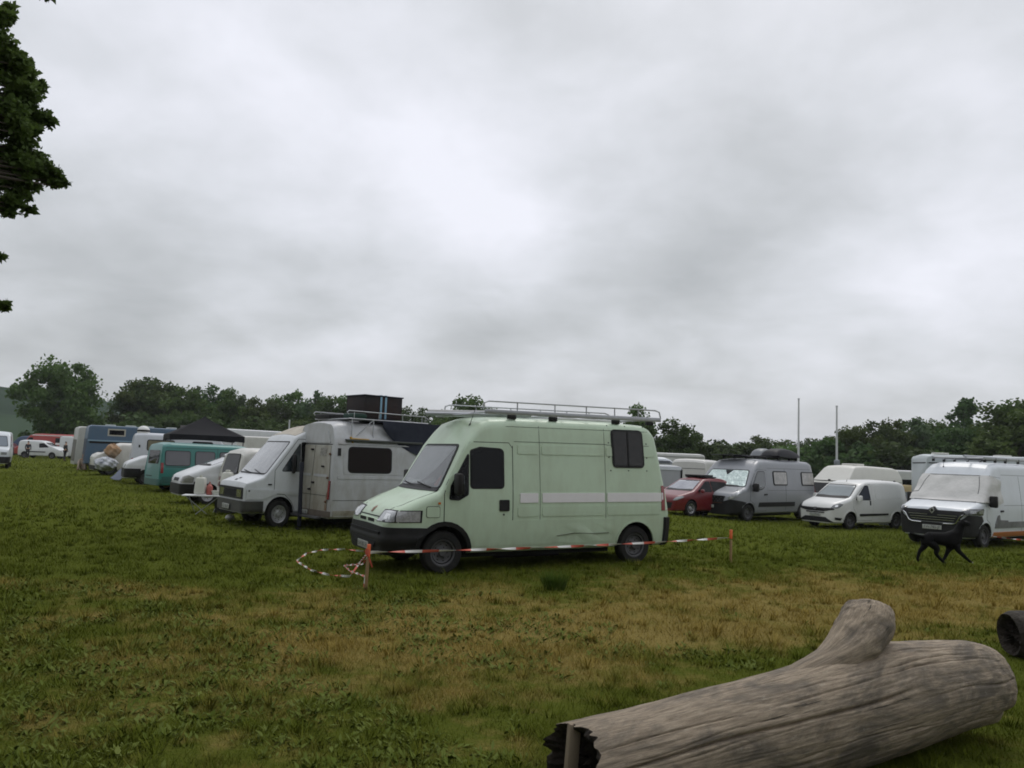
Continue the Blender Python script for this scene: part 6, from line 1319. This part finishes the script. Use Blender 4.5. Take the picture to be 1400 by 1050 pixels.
def person(loc, rz, shirt, trousers, hair, label, pose='stand', h=1.72):
    k = h/1.75; x, y = loc; r = empty('person', (x, y, hz(x, y)), rz); tag(r, label, 'person')
    if pose == 'stand':
        J = [(0, 0, .95), (0, 0, 1.15), (0, -.01, 1.38), (0, -.01, 1.50), (0, -.02, 1.62), (0, -.03, 1.72), (.09, 0, .90), (.11, -.02, .50), (.12, .02, .10), (.13, -.13, .04), (-.09, 0, .90), (-.10, .03, .50), (-.12, .08, .10), (-.12, -.07, .04), (.18, 0, 1.42), (.24, .01, 1.15), (.22, -.10, .92), (.21, -.14, .84), (-.18, 0, 1.42), (-.25, .01, 1.15), (-.23, -.08, .92), (-.22, -.12, .84)]
    else:   # sitting on the grass, knees drawn up
        J = [(0, .05, .14), (0, .08, .34), (0, .02, .56), (0, -.02, .68), (0, -.05, .80), (0, -.07, .90), (.10, 0, .14), (.16, -.38, .42), (.17, -.50, .08), (.17, -.64, .05), (-.10, 0, .14), (-.17, -.36, .42), (-.18, -.48, .08), (-.18, -.62, .05), (.18, 0, .58), (.25, -.12, .36), (.16, -.34, .38), (.10, -.40, .36), (-.18, 0, .58), (-.25, -.12, .36), (-.16, -.32, .40), (-.10, -.38, .38)]
    E = [(0, 1), (1, 2), (2, 3), (3, 4), (4, 5), (0, 6), (6, 7), (7, 8), (8, 9), (0, 10), (10, 11), (11, 12), (12, 13), (2, 14), (14, 15), (15, 16), (16, 17), (2, 18), (18, 19), (19, 20), (20, 21)]
    Rd = [(.13, .10), (.13, .10), (.15, .10), .055, .085, .07, .085, .06, .045, .035, .085, .06, .045, .035, .06, .045, .035, .025, .06, .045, .035, .025]
    J = [tuple(c*k for c in j) for j in J]
    def sub(idx, ed, m, nm, g=1.0):
        mp = {v: i for i, v in enumerate(idx)}; e = [(mp[a], mp[b]) for a, b in ed]; rr2 = [tuple(q*g*k for q in (Rd[i] if hasattr(Rd[i], '__len__') else (Rd[i], Rd[i]))) for i in idx]; return skin(nm, [J[i] for i in idx], e, rr2, m, 2, r)
    sub(list(range(22)), E, SKINM, 'body')
    sub([0, 1, 2, 14, 15, 16, 18, 19, 20], [(0, 1), (1, 2), (2, 14), (14, 15), (15, 16), (2, 18), (18, 19), (19, 20)], shirt, 'jacket', 1.14); sub([0, 6, 7, 8, 10, 11, 12], [(0, 6), (6, 7), (7, 8), (0, 10), (10, 11), (11, 12)], trousers, 'trousers', 1.13)
    a, c = Vector(J[4]), Vector(J[5]); skin('hair', [a+Vector((0, .035, .02)), (a+c)/2+Vector((0, .03, .05)), c+Vector((0, .01, .045))], [(0, 1), (1, 2)], [.075, .095, .06], hair, 2, r)
    for nm, i, j in (('shoe', 8, 9), ('shoe', 12, 13)): skin(nm, [J[i], J[j]], [(0, 1)], [.055, .045], BLK, 1, r)
    return r
DK = mat('dark_clothes', (.018, .02, .03), .8); DK2 = mat('dark_trousers', (.012, .013, .018), .8); HB = mat('brown_hair', (.035, .022, .015), .7)
a = ground_at(37, 627); person((a[0], a[1]), R(200), DK, DK2, HB, 'person in dark clothes standing before the small far white van')
a = ground_at(88, 630.5); person((a[0], a[1]), R(150), mat('black_jacket', (.01, .01, .01), .8), DK2, HB, 'person in black standing at the nose of the small far white van', h=1.8)
a = ground_at(113, 643); person((a[0], a[1]), R(20), mat('beige_jumper', (.42, .34, .27), .85), mat('beige_trousers', (.34, .28, .22), .85), mat('fair_hair', (.30, .18, .07), .7), 'person in beige sitting on the grass left of the heaped sheets', 'sit', h=2.0)
# ================================================================ running black dog
def dog():
    x, y, z = ground_at(1288, 772); r = empty('dog', (x, y, z), R(-6)); tag(r, 'black dog trotting to the right over the dry grass', 'dog'); FUR = mat('black_fur', (.004, .004, .004), .8, noise=(20, .6, (.009, .008, .008)), bump=(60, .6, .01), spec=.12)
    # x forward (to the right), z up
    J = [(-.30, 0, .58), (-.12, 0, .60), (.08, 0, .57), (.26, 0, .58), (.35, 0, .72), (.40, 0, .86), (.44, 0, .96), (.54, 0, .945), (.63, 0, .925),      # spine, neck, head, muzzle
         (-.34, .07, .50), (-.33, .08, .40), (-.45, .08, .27), (-.50, .08, .10), (-.475, .08, .03),          # far hind, pushed back
         (-.28, -.08, .48), (-.13, -.08, .36), (-.17, -.09, .24), (-.02, -.09, .08), (.045, -.09, .035),        # near hind, under the belly
         (.24, .08, .46), (.18, .08, .34), (.12, .08, .20), (.04, .08, .06), (.08, .08, .03),                   # far fore
         (.28, -.08, .46), (.30, -.08, .35), (.44, -.08, .22), (.56, -.08, .11), (.615, -.08, .09),          # near fore, reaching
         (-.40, 0, .60), (-.54, 0, .63), (-.70, 0, .68)]                                                             # tail
    E = [(0, 1), (1, 2), (2, 3), (3, 4), (4, 5), (5, 6), (6, 7), (7, 8), (0, 9), (9, 10), (10, 11), (11, 12), (12, 13), (0, 14), (14, 15), (15, 16), (16, 17), (17, 18), (3, 19), (19, 20), (20, 21), (21, 22), (22, 23), (3, 24), (24, 25), (25, 26), (26, 27), (27, 28), (0, 29), (29, 30), (30, 31)]
    Rd = [.115, (.135, .15), (.15, .175), (.16, .20), .12, .095, .10, .062, .045, .10, .08, .045, .03, .03, .105, .08, .045, .03, .032, .09, .058, .038, .028, .032, .09, .06, .042, .03, .033, .045, .032, .018]
    skin('body', J, E, Rd, FUR, 2, r, root=1)
    for sg in (-1, 1): b = MB(); b.add([(.39, sg*.05, 1.02), (.46, sg*.06, 1.02), (.405, sg*.12, .92), (.395, sg*.055, 1.015), (.46, sg*.07, 1.005), (.41, sg*.13, .92)], [(0, 1, 2), (3, 5, 4), (0, 2, 5, 3), (1, 4, 5, 2), (0, 3, 4, 1)], FUR); b.build('ear', r)
    b = MB(); b.lathe([(0, .016), (.014, .01), (.018, 0), (.012, -.012), (0, -.014)], RUB, (.675, 0, .925), 8, 'z'); b.build('nose', r)
    skin('paw', [(.60, -.08, .092), (.635, -.08, .085)], [(0, 1)], [.022, .018], mat('white_toe_fur', (.35, .34, .32), .8), 1, r)
    b = MB()
    for sg in (-1, 1): b.lathe([(0, .011), (.010, .006), (.012, 0), (0, -.01)], mat('dog_eye', (.02, .012, .008), .1), (.50, sg*.06, .985), 8, 'z')
    b.build('eyes', r); r.scale = (.92, .92, .92); return r
dog()

# ================================================================ weathered log in the foreground
def log_mat():
    m = bpy.data.materials.new('weathered_wood'); m.use_nodes = True; t = m.node_tree; b = t.nodes['Principled BSDF']; nn, ll = t.nodes, t.links
    uv = nn.new('ShaderNodeUVMap')
    def nz(sc, d, r, dist=0.):
        mp = nn.new('ShaderNodeMapping'); mp.inputs['Scale'].default_value = sc; ll.new(uv.outputs[0], mp.inputs[0]); n = nn.new('ShaderNodeTexNoise'); n.inputs['Scale'].default_value = 1; n.inputs['Detail'].default_value = d; n.inputs['Roughness'].default_value = r; n.inputs['Distortion'].default_value = dist; ll.new(mp.outputs[0], n.inputs['Vector']); return n.outputs['Fac']
    fib = nz((7, 60, 1), 12, .82); blo = nz((2.4, 5, 1), 6, .7, .6); bl2 = nz((14, 24, 1), 8, .8); crk = nz((1.6, 40, 1), 6, .65)
    r = nn.new('ShaderNodeValToRGB'); e = r.color_ramp.elements; e[0].position = .28; e[0].color = (.080, .057, .038, 1); e[1].position = .68; e[1].color = (.49, .405, .305, 1); q = e.new(.5); q.color = (.275, .218, .155, 1); ll.new(fib, r.inputs[0])
    def mix(f, a, c, mode='MIX'):
        n = nn.new('ShaderNodeMixRGB'); n.blend_type = mode; ll.new(f, n.inputs[0]); ll.new(a, n.inputs[1]); n.inputs[2].default_value = (*c, 1); return n.outputs[0]
    def mr(x, a, c, lo=0., hi=1.):
        n = nn.new('ShaderNodeMapRange'); n.inputs[1].default_value = a; n.inputs[2].default_value = c; n.inputs[3].default_value = lo; n.inputs[4].default_value = hi; n.interpolation_type = 'SMOOTHSTEP'; ll.new(x, n.inputs[0]); return n.outputs[0]
    c = mix(mr(blo, .42, .64, 0, .85), r.outputs[0], (.092, .078, .062)); c = mix(mr(bl2, .56, .70, 0, .6), c, (.37, .335, .27)); c = mix(mr(bl2, .40, .32, 0, .5), c, (.13, .10, .068)); c = mix(mr(crk, .39, .32, 0, .85), c, (.022, .017, .012))
    ll.new(c, b.inputs['Base Color']); b.inputs['Roughness'].default_value = .78; b.inputs['Specular IOR Level'].default_value = .35
    ad = nn.new('ShaderNodeMath'); ad.operation = 'ADD'; ll.new(fib, ad.inputs[0]); ll.new(mr(crk, .27, .36, 0, 1.2), ad.inputs[1]); bp = nn.new('ShaderNodeBump'); bp.inputs['Strength'].default_value = .8; bp.inputs['Distance'].default_value = .012; ll.new(ad.outputs[0], bp.inputs['Height']); ll.new(bp.outputs[0], b.inputs['Normal']); return m
LOGM = log_mat(); ENDM = mat('dark_rotten_end', (.020, .015, .011), .95, noise=(9, .7, (.055, .042, .03)), bump=(14, 1, .05))
def log_body(name, path, nu, nv, rf, parent, m=LOGM, endm=ENDM, hollow=.0):
    """path: list of (x,y,z,rx,rz); rf(u,v) radial factor"""
    P = np.array(path, float); S = np.linspace(0, 1, len(P)); us = np.linspace(0, 1, nu); Q = np.stack([np.interp(us, S, P[:, k]) for k in range(P.shape[1])], 1)
    for _ in range(6): Q[1:-1] = (Q[:-2]+2*Q[1:-1]+Q[2:])/4
    V = []; UV = []; KK = np.broadcast_to(rf(us[:, None], (2*pi*np.arange(nv)/nv)[None, :]), (nu, nv)); ax = Vector(Q[-1][:3]-Q[0][:3]).normalized()
    for i in range(nu):
        t = Vector(Q[min(i+1, nu-1)][:3]-Q[max(i-1, 0)][:3]).normalized(); sd = t.cross(Vector((0, 0, 1))).normalized(); up = sd.cross(t)
        for j in range(nv):
            a = 2*pi*j/nv; k = float(KK[i, j]); p = Vector(Q[i][:3])+sd*cos(a)*Q[i][3]*k+up*sin(a)*Q[i][4]*k; V.append(p)
    # ragged near end: each fibre stops at its own length
    F = []; mi = []
    for i in range(nu-1):
        for j in range(nv): F.append((i*nv+j, i*nv+(j+1) % nv, (i+1)*nv+(j+1) % nv, (i+1)*nv+j)); mi.append(0)
    L0 = len(V)
    for side, row, dr in ((0, 0, 1), (1, (nu-1), -1)):
        c = Vector(Q[row][:3]); t = (Vector(Q[row+dr][:3])-c).normalized(); prev = [row*nv+j for j in range(nv)]
        for rr, dep in ((.90, .015), (.80, .07+hollow*.4), (.5, .11+hollow), (.2, .10+hollow)):
            cur = []
            for j in range(nv):
                p = c+(V[row*nv+j]-c)*rr+t*(dep if side == 0 else dep*.3)*(1+.5*sin(j*162/nv*.5+rr*9)+.3*sin(j*414/nv*.5)); cur.append(len(V)); V.append(p)
            for j in range(nv): f = (prev[j], cur[j], cur[(j+1) % nv], prev[(j+1) % nv]); F.append(f if side == 0 else f[::-1]); mi.append(1)
            prev = cur
        F.append(tuple(prev) if side == 0 else tuple(prev[::-1])); mi.append(1)
    me = bpy.data.meshes.new(name); me.from_pydata([tuple(v) for v in V], [], F); me.materials.append(m); me.materials.append(endm); me.polygons.foreach_set('material_index', mi); me.polygons.foreach_set('use_smooth', [True]*len(F))
    uvl = me.uv_layers.new(name='UVMap'); ln = float(np.linalg.norm(Q[-1][:3]-Q[0][:3])); n_side = (nu-1)*nv; arr = np.zeros(len(me.loops)*2)
    for k in range(n_side):
        i, j = divmod(k, nv)
        for c_, (ii, jj) in enumerate(((i, j), (i, j+1), (i+1, j+1), (i+1, j))): li = k*4+c_; arr[li*2] = us[ii]*ln; arr[li*2+1] = jj/nv*(1.7 if ln > 1.5 else .8)
    uvl.data.foreach_set('uv', arr); bm = bmesh.new(); bm.from_mesh(me); bmesh.ops.recalc_face_normals(bm, faces=bm.faces); bm.to_mesh(me); bm.free(); me.set_sharp_from_angle(angle=R(60)); return link(name, me, parent)
def hn1(u, a, su, sa, seed): u, a = np.broadcast_arrays(u, a); return (hnoise(u*su, 5+sa*np.cos(a), 1, seed)+hnoise(u*su+31, 5+sa*np.sin(a), 1, seed+3))/2-.5
def big_log():
    A = Vector((.38, 4.05, .26)); B = Vector((3.50, 5.83, .26)); r = empty('fallen_log', (A.x, A.y, 0)); tag(r, 'big weathered grey log with a stubby broken branch lying in the right foreground', 'log')
    base = Vector((A.x, A.y, 0)); W = lambda q, dz=0: (A.x+(B.x-A.x)*q-base.x, A.y+(B.y-A.y)*q-base.y, A.z+(B.z-A.z)*q+dz)
    path = [(*W(0), .25, .25), (*W(.11, .01), .255, .265), (*W(.22, .03), .265, .285), (*W(.33, .04), .275, .30), (*W(.44, .06), .285, .315), (*W(.55, .08), .295, .325), (*W(.66, .11), .30, .335), (*W(.77, .12), .29, .315), (*W(.86, .12), .275, .29), (*W(.925, .11), .265, .275), (*W(.95, .105), .26, .265), (*W(.965, .10), .235, .235), (*W(.97, .10), .19, .19)]
    rc = random.Random(9); CR = [(rc.uniform(-.9, 1.9), rc.uniform(-.1, .35), a0, a0+rc.uniform(.15, .5), rc.uniform(.012, .035)) for a0 in [rc.uniform(-.05, .75) for _ in range(26)]]
    def rf(u, a):
        k = 1+.07*hn1(u, a, 6, 1.6, 1)+.05*hn1(u, a, 18, 4, 5)+.03*hn1(u, a, 30, 16, 9)+.018*hn1(u, a, 14, 34, 13)
        # long drying crack on the side facing the viewer and a lower hollow under the flared root end
        ca = R(20)+.30*u+.05*np.sin(u*11); d = (a-ca+pi) % (2*pi)-pi; k = k-.085*np.exp(-(d/.028)**2)*ss(.52-u, 0, .12)
        ca = R(42)+.18*u; d = (a-ca+pi) % (2*pi)-pi; k = k-.03*np.exp(-(d/.02)**2)*ss(u, .22, .3)*(1-ss(u, .62, .7))
        for (c0, c1, u0, u1, dp) in CR: d = (a-(c0+c1*u+.04*np.sin(u*23+c0*7))+pi) % (2*pi)-pi; k = k-dp*np.exp(-(d/.014)**2)*ss(u, u0, u0+.06)*(1-ss(u, u1-.08, u1))
        d = (a-R(-38)+pi) % (2*pi)-pi; k = k-.20*np.exp(-(d/.20)**2)*ss(u, .66, .9)+.05*np.exp(-((a-R(75))/.4)**2)*np.exp(-((u-.72)/.06)**2)
        return k
    o = log_body('trunk', path, 320, 400, rf, r, hollow=.10)
    # ragged end: pull fibres of the cut end back and forth
    me = o.data; t = (B-A).normalized()
    for j in range(400):
        for i in range(5): v = me.vertices[i*400+j]; q = 1-i/5; v.co -= t*(.10*(float(hnoise(j*.05, 3, 1, 5))-.5)+.07*(float(hnoise(j*.18, 8, 1, 6))-.5))*q
    b = MB(); sdv = t.cross(Vector((0, 0, 1))).normalized()
    c0 = Vector(W(0)); M = Matrix.Rotation(math.atan2(t.y, t.x), 4, 'Z')
    b.box(tuple(c0+t*.015-sdv*(.06)), (.07, .035, .50), LOGM, .01, M @ Matrix.Rotation(R(5), 4, 'X')); b.build('split_fibre', r)
    # stub of a branch: thin neck joining along the trunk, thick knuckle end
    def bf(u, a): return 1+.22*hn1(u, a, 5, 2.2, 21)+.14*hn1(u, a, 14, 5, 23)+.08*hn1(u, a, 16, 14, 27)-.22*np.exp(-(((a-R(200)) % (2*pi)-.3)/.16)**2)*ss(u,.3,.6)+.06*ss(u, .7, 1)*np.sin(a*3+1)
    S = lambda q, dz, ds=0: tuple(Vector(W(q, dz-.26))-sdv*ds)
    bp = [(*S(.34, .52, .02), .04, .03), (*S(.44, .58, .02), .08, .06), (*S(.52, .64, .02), .10, .085), (*S(.57, .70, .02), .14, .12), (*S(.605, .76, .03), .155, .145), (*S(.63, .82, .05), .16, .15), (*S(.645, .87, .07), .16, .14), (*S(.655, .915, .09), .14, .12), (*S(.658, .935, .10), .09, .09)]
    log_body('branch_stub', bp, 80, 64, bf, r, endm=LOGM)
    return r
big_log()
def dark_log():
    x, y, z = ground_at(1398, 903); r = empty('dark_log', (x, y+.12, z)); tag(r, 'dark log end cut by the right edge of the picture', 'log')
    log_body('trunk', [(-.06, 0, .225, .19, .20), (.0, 0, .23, .22, .225), (.5, .06, .24, .23, .23), (1.6, .2, .25, .23, .23), (2.4, .3, .25, .2, .2)], 60, 60, lambda u, a: 1+.12*hn1(u, a, 6, 2, 3), r, m=mat('dark_bark', (.022, .018, .014), .95, noise=(8, .7, (.06, .05, .035)), bump=(14, 1, .04)), endm=ENDM)
dark_log()
